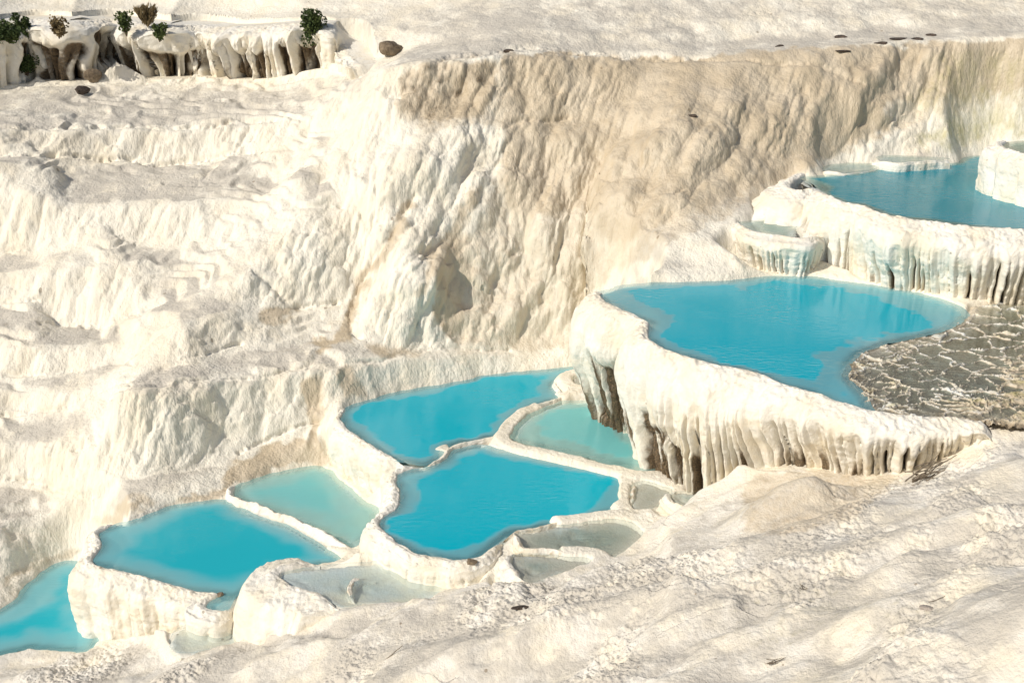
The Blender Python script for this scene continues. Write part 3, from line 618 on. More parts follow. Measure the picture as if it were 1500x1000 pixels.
TER = np.array([(1262,515),(1290,507),(1340,495),(1390,483),(1418,470),(1430,448),(1500,437),(1640,428),(1640,622),(1500,620),(1430,614),(1357,611),(1289,603),(1272,588),(1258,570),(1241,550),(1250,530)], float)
TERW = at(TER[:, 0], TER[:, 1], 3.32)[:, :2]
def wall_near(lines, x_, y_):
    dw = np.full(x_.shape, 9.); bz = np.full(x_.shape, 99.); wall_near.y = np.zeros(x_.shape); wall_near.lip = np.full(x_.shape, 99.)
    for X in lines:
        ln = np.arange(len(X)) * .022; e_ = np.minimum(ln, ln[-1] - ln)
        bb = X[:, 2] + 3. * (1 - sstep(.1, min(1.3, ln[-1] / 3), e_)) ** 2
        for k in range(0, len(X), 3):
            r_ = (x_ - X[k, 0]) ** 2 + (y_ - X[k, 1]) ** 2
            m = r_ < dw ** 2
            dw[m] = np.sqrt(r_[m]); bz[m] = bb[k]; wall_near.y[m] = X[k, 1]
            if X.shape[1] > 3: wall_near.lip[m] = X[k, 3] if X[k, 3] - X[k, 2] > 1.2 else 99.
    return dw, bz
idx = np.where((np.abs(p[:, 0]) < 26) & (p[:, 0] < -3) & (p[:, 1] > 40) & (p[:, 1] < 52))[0]
dw, bz = wall_near([XCLIFF], p[idx, 0], p[idx, 1])
p[idx, 2] = np.where(dw < 1.5, np.minimum(p[idx, 2], bz + .05 + np.where(p[idx, 1] > wall_near.y, np.maximum(dw - .55, 0) * 6, np.maximum(dw - 1.0, 0) * 1.5)), p[idx, 2])
z_before = p[:, 2].copy()
p[idx, 2] = np.where((dw < 3.2) & (p[idx, 1] > wall_near.y), np.minimum(p[idx, 2], wall_near.lip + .02 + .2 * dw + .4 * np.maximum(dw - 1.6, 0) ** 2 + .5 * D[idx]), p[idx, 2])
# carve the basins
for q in POOLS:
    poly = q['poly']; zw = q['z']
    lo, hi = poly.min(0) - 1.6, poly.max(0) + 1.6
    idx = np.where((p[:, 0] > lo[0]) & (p[:, 0] < hi[0]) & (p[:, 1] > lo[1]) & (p[:, 1] < hi[1]))[0]
    x_, y_, z = p[idx, 0], p[idx, 1], p[idx, 2].copy()
    d = sdf(poly, x_, y_); ins = d < 0
    dw, bz = wall_near(q['wl'], x_, y_)
    zc = zw - .03 - np.clip(-d / .55, 0, 1) * (q['depth'] + .15)
    z = np.where(ins, np.minimum(z, zc), z)
    # under a wall the ground stays at the wall's foot
    foot = bz + np.maximum(dw - np.where(ins, .9, .35), 0) * 1.3
    z = np.where((dw < 1.5) & ((q['id'] not in ('top', 'upper')) | (y_ < wall_near.y + .35)), np.minimum(z, np.maximum(foot, bz)), z)
    wn = 2 * vnoise(np.stack([x_ * 3, y_ * 3, 0 * z], -1), 77) * .01
    cap = zw + .02 + wn + 1.0 * np.maximum(d, 0) + 1.5 * np.maximum(d, 0) ** 2 + np.clip(d / .4, 0, 1) * D[idx] * .9
    z = np.where(~ins & (d < 1.5), np.minimum(z, cap), z)
    up = (~ins) & (q['id'] != 'fore') & (dw > .8) & (z > zw - .8) & (d < 1.2)
    z = np.where(up, np.maximum(z, np.minimum(zw + .04 + wn, zw + d * .8 + .01) - np.maximum(d - .4, 0) * 1.2), z)
    p[idx, 2] = z
d = np.full(len(p), 9.); m_ = (p[:, 1] > 22) & (p[:, 1] < 34) & (p[:, 0] > 6)
d[m_] = sdf(TERW, p[m_, 0], p[m_, 1])
p[:, 2] = np.where(d < .15, np.minimum(p[:, 2], 3.15), p[:, 2])

dz = blur1(blur1((p[:, 2] - z_before).reshape(NR, NC), 1.8, 0), 1.8, 1).ravel()
inner = np.zeros(len(p), bool)
p[:, 2] = np.minimum(z_before + dz, np.where(p[:, 2] < z_before - .6, p[:, 2] + .25, 1e9))
# stain masks
nz = on(lambda q: fbm(q * 1.6, 61, 4)); nz2 = on(lambda q: fbm(q * 5, 63, 3))
U, V = px(p); U2 = U + 10 * nz + 3 * nz2; V2 = V + 6 * nz + 3 * nz2
infr = (U > -140) & (U < 1640) & (V > -130) & (V < 1130)
mk = np.zeros((len(p), 4), f32)
Pn = vnormals(p.reshape(NR, NC, 3)); Pn = (Pn * np.sign(np.median(Pn[..., 2]))).reshape(-1, 3)
flat = sstep(.86, .97, N0[:, 2])
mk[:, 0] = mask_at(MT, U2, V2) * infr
mk[:, 1] = mask_at(MG, U2, V2) * infr
mk[:, 2] = np.maximum(mask_at(MD, U2, V2) * infr, flat * hl * (.80 + .45 * nz) * (1 - .75 * sstep(42, 47, p[:, 1])))
mk[:, 2] = mk[:, 2] * (1 - fo) + fo * np.clip(mk[:, 2] * (.75 + .9 * nz + .3 * rip), 0, 1)
mk[:, 3] = np.maximum(mask_at(MK, U2, V2) * infr * (.75 + .5 * nz2), 0)
mk = np.clip(mk, 0, 1)

Q = grid_quads(NR, NC)
qc = Q[:, 0]
qu, qv, qy = U[qc], V[qc], p[qc, 1]
isfore = (YY - Fline[None, :] < .05).ravel()[qc]
HILLP = np.array([(520,505),(530,440),(600,300),(690,200),(700,170),(570,160),(590,88),(720,66),(1000,70),(1250,62),(1700,52),(1700,175),(1330,215),(1170,255),(1070,318),(980,360),(880,425),(866,520),(740,514),(600,514)], float)
ishill = inside(HILLP, qu, qv) & ~isfore & (qy > 25)
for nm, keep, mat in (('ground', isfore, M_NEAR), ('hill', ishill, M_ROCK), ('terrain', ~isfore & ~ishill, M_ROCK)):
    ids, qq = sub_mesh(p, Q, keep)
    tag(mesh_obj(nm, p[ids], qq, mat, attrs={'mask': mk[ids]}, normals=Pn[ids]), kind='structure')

# ------------------------------------------------------------------ pool walls
def columns(s, t, length, wmin, wmax, r):
    """rounded hanging columns along s: bulge in [0,1] and groove strength"""
    b = [-.5]
    while b[-1] < length + .5: b.append(b[-1] + r.uniform(wmin, wmax) ** 1.0)
    b = np.array(b); k = np.clip(np.searchsorted(b, s) - 1, 0, len(b) - 2)
    x = (s - b[k]) / (b[k + 1] - b[k]) * 2 - 1
    prof = np.sqrt(np.clip(1 - np.abs(x) ** 2.2, 0, 1))
    near = np.where(x < 0, k, k + 1)
    g = r.random(len(b)) ; st = r.random(len(b)); cid = r.random(len(b))
    return prof, np.abs(x), g[near], st[near], cid[k], (b[k + 1] - b[k])

def build_wall(pool, wd, X, root, seed):
    r = np.random.default_rng(seed)
    z = pool['z']; n = len(X)
    t2 = np.stack([blur1(np.gradient(X[:, k]), 9, 0) for k in (0, 1)], -1); t2 /= np.linalg.norm(t2, axis=1, keepdims=True) + 1e-9
    nrm = np.stack([t2[:, 1], -t2[:, 0]], -1)
    test = X[:, :2] + nrm * .2
    if 'poly' not in pool:
        if nrm[:, 1].mean() > 0: nrm = -nrm
    elif (sdf(pool['poly'], test[:, 0], test[:, 1]) < 0).mean() > .5: nrm = -nrm
    if wd.get('flip'): nrm = -nrm
    s = np.concatenate([[0], np.cumsum(np.linalg.norm(np.diff(X[:, :2], axis=0), axis=1))]); L = s[-1]
    Hs = np.maximum(z - X[:, 2], .12)
    end = np.minimum(sstep(0, .5, s), sstep(0, .5, L - s))
    if 'undl' in wd:
        uu_ = px(np.stack([X[:, 0], X[:, 1], 0 * s + z], -1))[0]; k0 = int(np.argmin(uu_)); uu_[:k0] = uu_[k0]
        wd = dict(wd, under=blur1(np.interp(uu_, *zip(*wd['undl'])), 12, 0))
    lw, lip, bu, un, sh = wd['lipw'], wd['lip'], wd['bulge'], wd['under'], wd['shelf']
    bs = np.clip(Hs / 1.2, .25, 1)                                      # small dams bulge less
    n1 = fbm(np.stack([s * 1.1, 0 * s + seed, 0 * s], -1), seed, 3); n2 = fbm(np.stack([s * 3, 0 * s + seed, 0 * s], -1), seed + 3, 3)
    lwv = lw * (1 + .35 * n1) ; buv = bu * bs * (1 + .45 * n1 + .25 * n2)
    shv = np.clip(sh * (1 + wd.get('ragged', .3) * n2), .12, .8)
    o_ = [np.full(n, -.16), np.full(n, -.06), lwv * .15, lwv * .6, lwv + .25 * buv, lwv + .8 * buv, lwv + buv, lwv + buv * .97 - un * .15, lwv + buv * .8 - un * .6 * bs, lwv + buv * .6 - un * bs, lwv + buv * .55 - un * bs]
    h_ = [np.full(n, -.40), np.full(n, -.02), lip * (.9 + .4 * n2), lip * (.8 + .3 * n1), -.03 - .05 * Hs * sh, -.30 * Hs * shv, -.65 * Hs * shv, -Hs * shv, -Hs * (shv + (1 - shv) * .45), -Hs, -Hs - .35]
    if wd.get('back'): o_[0] = o_[0] - wd['back']; o_[1] = o_[1] - .3 * wd['back']; h_[0] = h_[0] + .52; h_[1] = h_[1] + .09
    o_ = np.array(o_); h_ = np.array(h_)
    # densify profile rows
    nseg = len(o_) - 1
    per = [4, 5, 6, 7, 8, 10, 12, 22, 26, 6]
    if Hs.max() < .7: per = [3, 4, 5, 5, 5, 5, 5, 6, 6, 3]
    rows_o, rows_h, tt = [], [], []
    for i in range(nseg):
        p0, p1, p2, p3 = max(i - 1, 0), i, i + 1, min(i + 2, nseg)
        for k in range(per[i]):
            t = k / per[i]
            cr = lambda A: .5 * (2 * A[p1] + (A[p2] - A[p0]) * t + (2 * A[p0] - 5 * A[p1] + 4 * A[p2] - A[p3]) * t * t + (3 * A[p1] - A[p0] - 3 * A[p2] + A[p3]) * t ** 3)
            rows_o.append(cr(o_)); rows_h.append(cr(h_)); tt.append(i + t)
    rows_o.append(o_[-1]); rows_h.append(h_[-1]); tt.append(nseg)
    O = np.array(rows_o); Hh = np.array(rows_h); tt = np.array(tt)
    rows = len(O)
    Sg = np.repeat(s[None], rows, 0)
    below = np.clip(-Hh / Hs[None], 0, 1.4)                              # 0 rim .. 1 base
    pt0 = np.stack([X[:, 0][None] + 0 * O, X[:, 1][None] + 0 * O, z + Hh], -1)
    sw = Sg + .07 * vnoise(np.stack([Sg * 1.5, Hh * 1.2, 0 * Sg], -1).reshape(-1, 3), seed + 5).reshape(O.shape) + .02 * vnoise(np.stack([Sg * 6, Hh * 4, 0 * Sg], -1).reshape(-1, 3), seed + 6).reshape(O.shape)
    cp, cx, gg, gs, cid, cw = columns(sw.ravel(), None, L, *wd['colw'], r)
    cp, cx, gg, gs, cid, cw = [q.reshape(O.shape) for q in (cp, cx, gg, gs, cid, cw)]
    cp2 = columns(sw.ravel() * 1.0 + .3, None, L + 1, wd['colw'][0] * .45, wd['colw'][1] * .45, r)[0].reshape(O.shape)
    env = sstep(sh * .35, sh * 1.25, below)
    eng = sstep(0, 1, (below - (sh * .65 + gs * (1 - sh) * .55)) / .18)
    groove = np.exp(-((1 - cx) * cw / .045) ** 1.5) * (gg > .55) * eng * (.35 + .65 * gg)
    disp = wd['cold'] * env * (cp - .75) + .25 * wd['cold'] * env * (cp2 - .7) - wd['slit'] * groove
    disp += wd['cold'] * (.5 if wd['cold'] < .2 else 1.2) * env * (cid - .5) * np.clip(below, 0, 1)
    q3 = pt0.reshape(-1, 3) + np.stack([nrm[:, 0][None] * O, nrm[:, 1][None] * O, 0 * O], -1).reshape(-1, 3)
    lump = fbm(q3 * 2.2, seed + 7, 3).reshape(O.shape); fine = fbm(q3 * 11, seed + 8, 3).reshape(O.shape); ring = vnoise(q3 * np.array([3., 3., 11.]), seed + 9).reshape(O.shape)
    blob = (1 - np.clip(worley(q3 * np.array([3.5, 3.5, 2.2]), seed + 2), 0, 1) ** 2).reshape(O.shape)
    outer = sstep(2.2, 4.5, tt)[:, None]
    crust = (sstep(1.0, 2., tt) * (1 - sstep(4.6, 6.2, tt)))[:, None]
    disp += outer * (.045 * lump * bs + .028 * (blob - .55) * bs + .014 * ring * env)
    rec = np.zeros_like(O)
    for (u0, u1, b0, b1, dep) in wd.get('recess', ()):
        uu = px(np.stack([X[:, 0], X[:, 1], 0 * s + z], -1))[0]
        k0 = int(np.argmin(uu)); i0, i1 = [s[k0 + int(np.argmin(np.abs(uu[k0:] - u_)))] for u_ in (u0, u1)]
        x = (sw - (i0 + i1) / 2) / ((i1 - i0) / 2) + .28 * vnoise(np.stack([Hh * 2.2, 0 * Hh + u0, Sg * 1.5], -1).reshape(-1, 3), seed + 15).reshape(O.shape)
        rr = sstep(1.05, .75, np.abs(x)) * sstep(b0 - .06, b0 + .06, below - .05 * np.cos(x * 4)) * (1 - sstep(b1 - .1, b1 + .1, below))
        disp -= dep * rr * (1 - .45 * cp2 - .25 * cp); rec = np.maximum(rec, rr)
    disp += (.006 + .014 * crust) * fine * np.minimum(bs, 1) * sstep(.6, 1.6, tt)[:, None]
    O2 = (O + disp) * (.35 + .65 * end[None]) + 0
    Hh2 = Hh + crust * (.028 * fine + .02 * np.maximum(blob - .5, 0)) * np.minimum(1, lw / .15) - (1 - end[None]) * wd.get('dive', .12)
    V3 = np.stack([X[:, 0][None] + nrm[:, 0][None] * O2, X[:, 1][None] + nrm[:, 1][None] * O2, z + Hh2], -1)
    Nn = vnormals(V3); mo = (Nn[:, :, 0] * nrm[:, 0] + Nn[:, :, 1] * nrm[:, 1])[rows // 3:].mean()
    if mo < 0: Nn = -Nn
    m = np.zeros(O.shape + (4,), f32)
    streak = fbm(np.stack([sw * 5, Hh * .5, 0 * sw], -1).reshape(-1, 3), seed + 12, 4).reshape(O.shape)
    low = sstep(sh * .9, 1., below)
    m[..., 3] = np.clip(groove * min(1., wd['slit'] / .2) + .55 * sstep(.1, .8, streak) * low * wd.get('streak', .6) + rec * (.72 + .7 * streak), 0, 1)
    m[..., 0] = np.clip(.35 * low * (.5 + streak) * wd.get('streak', .6), 0, 1)
    if 'lowdirt' in wd:
        uu_ = px(np.stack([X[:, 0], X[:, 1], 0 * s + z], -1))[0]
        g_ = sstep(*wd['lowdirt'], uu_)[None] * sstep(.35, .85, below)
        m[..., 3] = np.clip(m[..., 3] + g_ * (.35 + .75 * streak + .35 * (1 - cp)), 0, 1)
    dt = wd.get('dirt', 0.)
    if dt: m[..., 0] = np.clip(dt + .3 * fine, 0, 1); m[..., 2] = dt * .6
    V3 = V3.reshape(-1, 3); Nn = Nn.reshape(-1, 3); m = m.reshape(-1, 4)
    Qw = grid_quads(rows, n)
    isrim = (tt[(Qw[:, 0] // n)] < 4.6)
    for nm, keep in (('rim', isrim), ('wall', ~isrim)):
        ids, qq = sub_mesh(V3, Qw, keep)
        attach(mesh_obj(nm, V3[ids], qq, M_WALL, attrs={'mask': m[ids]}, normals=Nn[ids]), root)

POOLS[0]['walls'][0].update(recess=[(893,938,.36,1.3,.50),(952,990,.54,1.3,.40),(992,1010,.66,1.3,.3),(1030,1044,.7,1.3,.35)], streak=1.7, dive=.5, lowdirt=(1085, 985))
POOLS[7]['walls'][0].update(streak=1.0, undl=[(1156, -1.3), (1195, -1.0), (1235, -.3), (1290, .25), (1300, .3)])
for i, q in enumerate(POOLS):
    c = q['poly'].mean(0)
    root = thing('travertine_pool', q['label'], 'pool', (c[0], c[1], q['z']), 'travertine pools')
    for k, (wd, X) in enumerate(zip(q['walls'], q['wl'])):
        build_wall(q, wd, X, root, 100 + 10 * i + k)
    h = max(.05, min(.11, (q['poly'].max(0) - q['poly'].min(0)).min() / 25))
    lo, hi = q['poly'].min(0) - .3, q['poly'].max(0) + .3
    xs = np.arange(lo[0], hi[0], h); ys = np.arange(lo[1], hi[1], h)
    gx, gy = np.meshgrid(xs, ys)
    d = sdf(q['poly'], gx, gy)
    nq = fbm(np.stack([gx.ravel() * .8, gy.ravel() * .8, 0 * gx.ravel() + i], -1), 70 + i, 3).reshape(gx.shape)
    ins_d = np.maximum(-d, 0)
    nq2 = fbm(np.stack([gx.ravel() * 3., gy.ravel() * 3., 0 * gx.ravel() + i], -1), 170 + i, 3).reshape(gx.shape)
    sw_ = q['shelf'] * (1 + .95 * nq + .45 * nq2)
    for (su, sv, sr, sa) in q.get('shal', ()):
        c_ = at(su, sv, q['z']); sw_ = sw_ + sa * np.exp(-((gx - c_[0]) ** 2 + (gy - c_[1]) ** 2) / sr ** 2)
    sh_d = min(.30, q['depth'] * .5)
    dep = np.minimum(.03 + (sh_d - .03) * sstep(0, .35, ins_d) + (q['depth'] - sh_d) * sstep(sw_, sw_ + q.get('soft', .2) * (1 + .4 * nq) + .05, ins_d), q['depth'])
    dep = np.where(d > 0, .1, np.maximum(dep, .1 if q['depth'] > .4 else .03))
    gyd, gxd = np.gradient(d, h); gl_ = np.hypot(gxd, gyd) + 1e-6
    sh_ = np.clip(d - .045, 0, .25)
    px_, py_ = gx - gxd / gl_ * sh_, gy - gyd / gl_ * sh_
    Vg = np.stack([px_, py_, np.full(gx.shape, q['z'])], -1).reshape(-1, 3)
    Qg = grid_quads(len(ys), len(xs)); keep = (d.ravel()[Qg] < 0).any(1)
    ids, qq = sub_mesh(Vg, Qg, keep)
    attach(mesh_obj('water', Vg[ids], qq, q['mat'], attrs={'depth': dep.ravel()[ids]}), root)
    Vf = Vg.copy(); Vf[:, 2] -= np.minimum(dep.ravel(), .25 + .4 * dep.ravel()) + .02 * (1 + nq.ravel())
    mm = np.zeros((len(Vg), 4), f32); mm[:, 2] = .25 + .3 * nq.ravel()
    if q['mat'] is W_GREY: mm[:, 2] += .5; mm[:, 0] = .3
    attach(mesh_obj('floor', Vf[ids], qq, M_FLOOR, attrs={'mask': np.clip(mm[ids], 0, 1)}), root)


# ------------------------------------------------------------------ terracettes: a net of low ridges holding grey water
lo, hi = TERW.min(0) - .2, TERW.max(0) + .2
xs = np.arange(lo[0], min(hi[0], 14.5), .022); ys = np.arange(lo[1], hi[1], .022)
gx, gy = np.meshgrid(xs, ys); d = sdf(TERW, gx, gy)
q = np.stack([gx.ravel(), gy.ravel(), 0 * gx.ravel()], -1)
wq = q + np.stack([.30 * fbm(q * 1.1, 201, 3), .30 * fbm(q * 1.1 + 9, 202, 3), 0 * q[:, 0]], -1) + .07 * np.stack([fbm(q * 5, 203, 3), fbm(q * 5 + 5, 204, 3), 0 * q[:, 0]], -1)
def ridge(sc, seed, wd):
    ca, sa = math.cos(-.5), math.sin(-.5)
    w2 = np.stack([(wq[:, 0] * ca - wq[:, 1] * sa) * sc * .75, (wq[:, 0] * sa + wq[:, 1] * ca) * sc * 1.2], -1)
    b0 = np.floor(w2).astype(np.int32); f1 = np.full(len(w2), 9.); f2 = np.full(len(w2), 9.)
    for dx in (-1, 0, 1):
        for dy in (-1, 0, 1):
            c = b0 + np.array([dx, dy], np.int32); h_ = _h(c[:, 0], c[:, 1], 0 * c[:, 0], seed)
            d_ = np.hypot(c[:, 0] + .5 + .9 * ((h_ & np.uint32(1023)).astype(float) / 1023 - .5) - w2[:, 0], c[:, 1] + .5 + .9 * (((h_ >> np.uint32(10)) & np.uint32(1023)).astype(float) / 1023 - .5) - w2[:, 1])
            f2 = np.minimum(f2, np.maximum(f1, d_)); f1 = np.minimum(f1, d_)
    return np.exp(-((f2 - f1) / (wd * sc)) ** 1.4)
br = .6 + .5 * fbm(q * 2.5, 205, 3)
tu, tv = px(np.stack([gx.ravel(), gy.ravel(), 0 * gx.ravel() + 3.32], -1))
lowr = sstep(1380, 1520, tu + (tv - 560) * .8)                      # silted towards the right
rdg = np.maximum(ridge(1.5, 31, .05) * 1.0, ridge(3.0, 32, .035) * .85 * sstep(-.35, .15, fbm(q * .7, 206, 2) + .4 * lowr)) * np.clip(br, .6, 1.2)
edge = np.exp(-(d.ravel() / .07) ** 2) * .5 * sstep(505, 470, tv)
rdg = np.maximum(rdg, edge)
fl = fbm(q * 3, 207, 4)
tz = 3.265 + .105 * rdg + .016 * fl + .05 * lowr * sstep(-.3, .5, fl + .3) + .01 * fbm(q * 14, 208, 2)
tz = np.where(d.ravel() > -.02, tz - .25 * np.clip(d.ravel() + .02, 0, .2) - .02, tz)
Vg = np.stack([gx.ravel(), gy.ravel(), tz], -1)
Qg = grid_quads(len(ys), len(xs)); keep = (d.ravel()[Qg] < .12).any(1)
ids, qq = sub_mesh(Vg, Qg, keep)
mm = np.zeros((len(Vg), 4), f32)
wet = sstep(3.34, 3.30, tz)
mm[:, 2] = .05 + .9 * wet; mm[:, 0] = np.clip(.22 + .15 * wet + .35 * lowr + .2 * fl + .15 * wet, 0, .8); mm[:, 1] = np.clip(.42 + .2 * fl, 0, .6) * (1 - wet) ; mm[:, 3] = np.clip(.55 * wet + .1 * fl * wet, 0, 1) * (1 - sstep(480, 445, tv) * .7)
root = thing('terracette_field', 'patch of shallow grey water split by a net of cream mineral ridges', 'mineral terrace', (TERW[:, 0].mean(), TERW[:, 1].mean(), 3.2))
tn = vnormals(Vg.reshape(len(ys), len(xs), 3)).reshape(-1, 3)
attach(mesh_obj('ridges', Vg[ids], qq, M_FLOOR, attrs={'mask': np.clip(mm[ids], 0, 1)}, normals=tn[ids]), root)
st = 5
Vw = np.stack([gx[::st, ::st].ravel(), gy[::st, ::st].ravel(), np.full(gx[::st, ::st].size, 3.306)], -1)
Qw = grid_quads(*gx[::st, ::st].shape); dd = d[::st, ::st].ravel(); keep = (dd[Qw] < .02).all(1)
ids, qq = sub_mesh(Vw, Qw, keep)
attach(mesh_obj('water', Vw[ids], qq, W_SILT, attrs={'depth': np.clip(-dd[ids] * .2, 0, .16) + .02}), root)

# ------------------------------------------------------------------ flowstone cliff with hollows (top left)
wd = dict(lipw=.35, lip=.05, bulge=.55, under=.15, ragged=.9, back=1.1, dive=.9, colw=(.05, .50), cold=.25, slit=.8, shelf=.26, streak=1.1,
          recess=[(-60,-30,.3,1.1,.7),(0,26,.28,.8,.8),(30,62,.3,1.0,.8),(72,82,.5,1.1,.6),(84,108,.34,1.1,.7),(116,152,.16,.75,1.),(158,186,.32,1.0,.9),(196,224,.40,1.05,.9),(228,268,.46,1.1,.9),(286,300,.3,.7,.5),(304,322,.35,.8,.6),(333,350,.46,1.15,.8),(358,380,.42,1.15,.9),(384,398,.45,1.1,.8),(402,408,.5,1.,.6),(420,440,.36,1.0,.8),(450,476,.42,1.2,.9)])
X = XCLIFF
root = thing('flowstone_cliff', 'low white cliff of hanging flowstone with brown hollows behind', 'cliff', tuple(X[len(X) // 2][:2]) + (6.3,))
build_wall(dict(z=X[:, 3]), wd, X, root, 900)

# ------------------------------------------------------------------ plants, stones and litter
bpy.context.view_layer.update()
DG = bpy.context.evaluated_depsgraph_get()
def hit(u, v):
    yr = (500 - v) / FPX; dr = mathutils.Vector(((u - 750) / FPX, cP + yr * sP, -sP + yr * cP)).normalized()
    ok, loc, nrm, *_ = S.ray_cast(DG, mathutils.Vector((0, 0, CZ)), dr)
    return np.array(loc), np.array(nrm)

def simple_mat(name, c1, c2, scale, rough=.85, bump=.02, transl=0.):
    m, nt = new_mat(name); b = NB(nt)
    tc = b.n('ShaderNodeTexCoord').outputs['Object']
    n1 = b.noise(tc, scale, 5, .6); n2 = b.noise(tc, scale * 5, 4, .6)
    c = b.mix(b.ramp(b.math('ADD', b.math('MULTIPLY', n1, .6), b.math('MULTIPLY', n2, .4)), .38, .62), c1, c2)
    bs = b.n('ShaderNodeBsdfPrincipled'); nt.links.new(c, bs.inputs['Base Color']); bs.inputs['Roughness'].default_value = rough
    bp = b.n('ShaderNodeBump', i_Strength=1., i_Distance=bump); nt.links.new(n2, bp.inputs['Height']); nt.links.new(bp.outputs[0], bs.inputs['Normal'])
    o = b.n('ShaderNodeOutputMaterial'); nt.links.new(bs.outputs[0], o.inputs[0])
    return m
M_LEAF = simple_mat('dark_leaves', (.030, .060, .014), (.085, .115, .028), 3.)
M_LEAF2 = simple_mat('green_leaves', (.05, .08, .02), (.12, .15, .04), 3.)
M_DRY = simple_mat('dry_leaves', (.16, .115, .05), (.30, .23, .12), 3.)
M_BARK = simple_mat('bark', (.07, .05, .03), (.13, .09, .06), 9.)
M_STONE = simple_mat('brown_stone', (.13, .095, .06), (.30, .235, .16), 2.5, bump=.05)
M_DARK = simple_mat('dark_stone', (.035, .026, .022), (.12, .09, .07), 4., bump=.04)
M_PALE = simple_mat('pale_stone', (.36, .31, .27), (.47, .42, .37), 6.)
M_TWIG = simple_mat('dry_wood', (.12, .09, .06), (.30, .25, .19), 14.)

def tube(path, r0, r1, nseg=6):
    path = np.asarray(path, float); n = len(path)
    t = np.gradient(path, axis=0); t /= np.linalg.norm(t, axis=1, keepdims=True) + 1e-9
    ref = np.array([.3, .2, 1.]); a = np.cross(t, ref); a /= np.linalg.norm(a, axis=1, keepdims=True) + 1e-9; b = np.cross(t, a)
    r = np.linspace(r0, r1, n)[:, None, None]; th = np.linspace(0, 2 * np.pi, nseg, endpoint=False)[None, :, None]
    V = path[:, None] + r * (np.cos(th) * a[:, None] + np.sin(th) * b[:, None])
    i = np.arange(n * nseg).reshape(n, nseg); j = np.roll(i, -1, 1)
    Qs = np.stack([i[:-1], j[:-1], j[1:], i[1:]], -1).reshape(-1, 4)
    return V.reshape(-1, 3), Qs
def merge(parts):
    Vs, Qs, k = [], [], 0
    for v, q_ in parts: Vs.append(v); Qs.append(q_ + k); k += len(v)
    return np.concatenate(Vs), np.concatenate(Qs)

def bush(u, v, w_px, h_px, label, mat, n=900, leaf=.05, spiky=False, lift=0.):
    """u,v = foot of the plant; leaves are many small blades in several clumps round real stems"""
    loc, _ = hit(u, v); loc = loc + np.array([0, -.35, 0])
    sc = np.linalg.norm(loc - [0, 0, CZ]) / FPX
    Wd, Hd = w_px * sc * 1.1, h_px * sc * 1.1
    root = thing('bush', label, 'bush', tuple(loc), 'bushes along the cliff')
    r = np.random.default_rng(int(u * 7 + v)); stems = []; LV = []; LQ = []
    nst = 9 if not spiky else 26
    tips = []
    for k in range(nst):
        ang = r.uniform(0, 2 * np.pi); rr = Wd / 2 * r.uniform(.1, .85); hh = Hd * r.uniform(.45, .95)
        tip = np.array([rr * math.cos(ang), rr * math.sin(ang) * .7 - .1, hh])
        mid = tip * .5 + r.normal(0, .05, 3) * Wd
        t = np.linspace(0, 1, 6)[:, None]
        path = (1 - t) ** 2 * 0 + 2 * t * (1 - t) * mid + t * t * tip
        stems.append(tube(path, .022 if not spiky else .012, .006, 5)); tips.append(path)
    V_, Q_ = merge(stems)
    mesh_obj('stems', V_, Q_, M_BARK, root)
    cl = [(tips[k][j], r.uniform(.10, .32) * Wd) for k in range(nst) for j in (3, 4, 5)]
    for i in range(n):
        c, rad = cl[r.integers(len(cl))]
        if spiky:
            k = r.integers(nst); pth = tips[k]; f = r.uniform(.3, 1.05); pos = pth[-1] * f + r.normal(0, .04, 3)
            dr = pth[-1] / np.linalg.norm(pth[-1]) + r.normal(0, .25, 3); ln, wd_ = leaf * 2.6, leaf * .28
        else:
            dd_ = r.normal(0, 1, 3); dd_ /= np.linalg.norm(dd_); pos = c + dd_ * rad * r.uniform(.3, 1.) ** .5
            dr = dd_ + r.normal(0, .6, 3); ln, wd_ = leaf * r.uniform(.7, 1.4), leaf * .55
        pos[2] = max(pos[2], .02)
        dr /= np.linalg.norm(dr); sd_ = np.cross(dr, r.normal(0, 1, 3)); sd_ /= np.linalg.norm(sd_) + 1e-9
        LV += [pos - dr * ln * .5, pos + sd_ * wd_, pos + dr * ln * .5, pos - sd_ * wd_]
        LQ.append([4 * i, 4 * i + 1, 4 * i + 2, 4 * i + 3])
    mesh_obj('foliage', np.array(LV), np.array(LQ), mat, root, smooth=False)
    return root

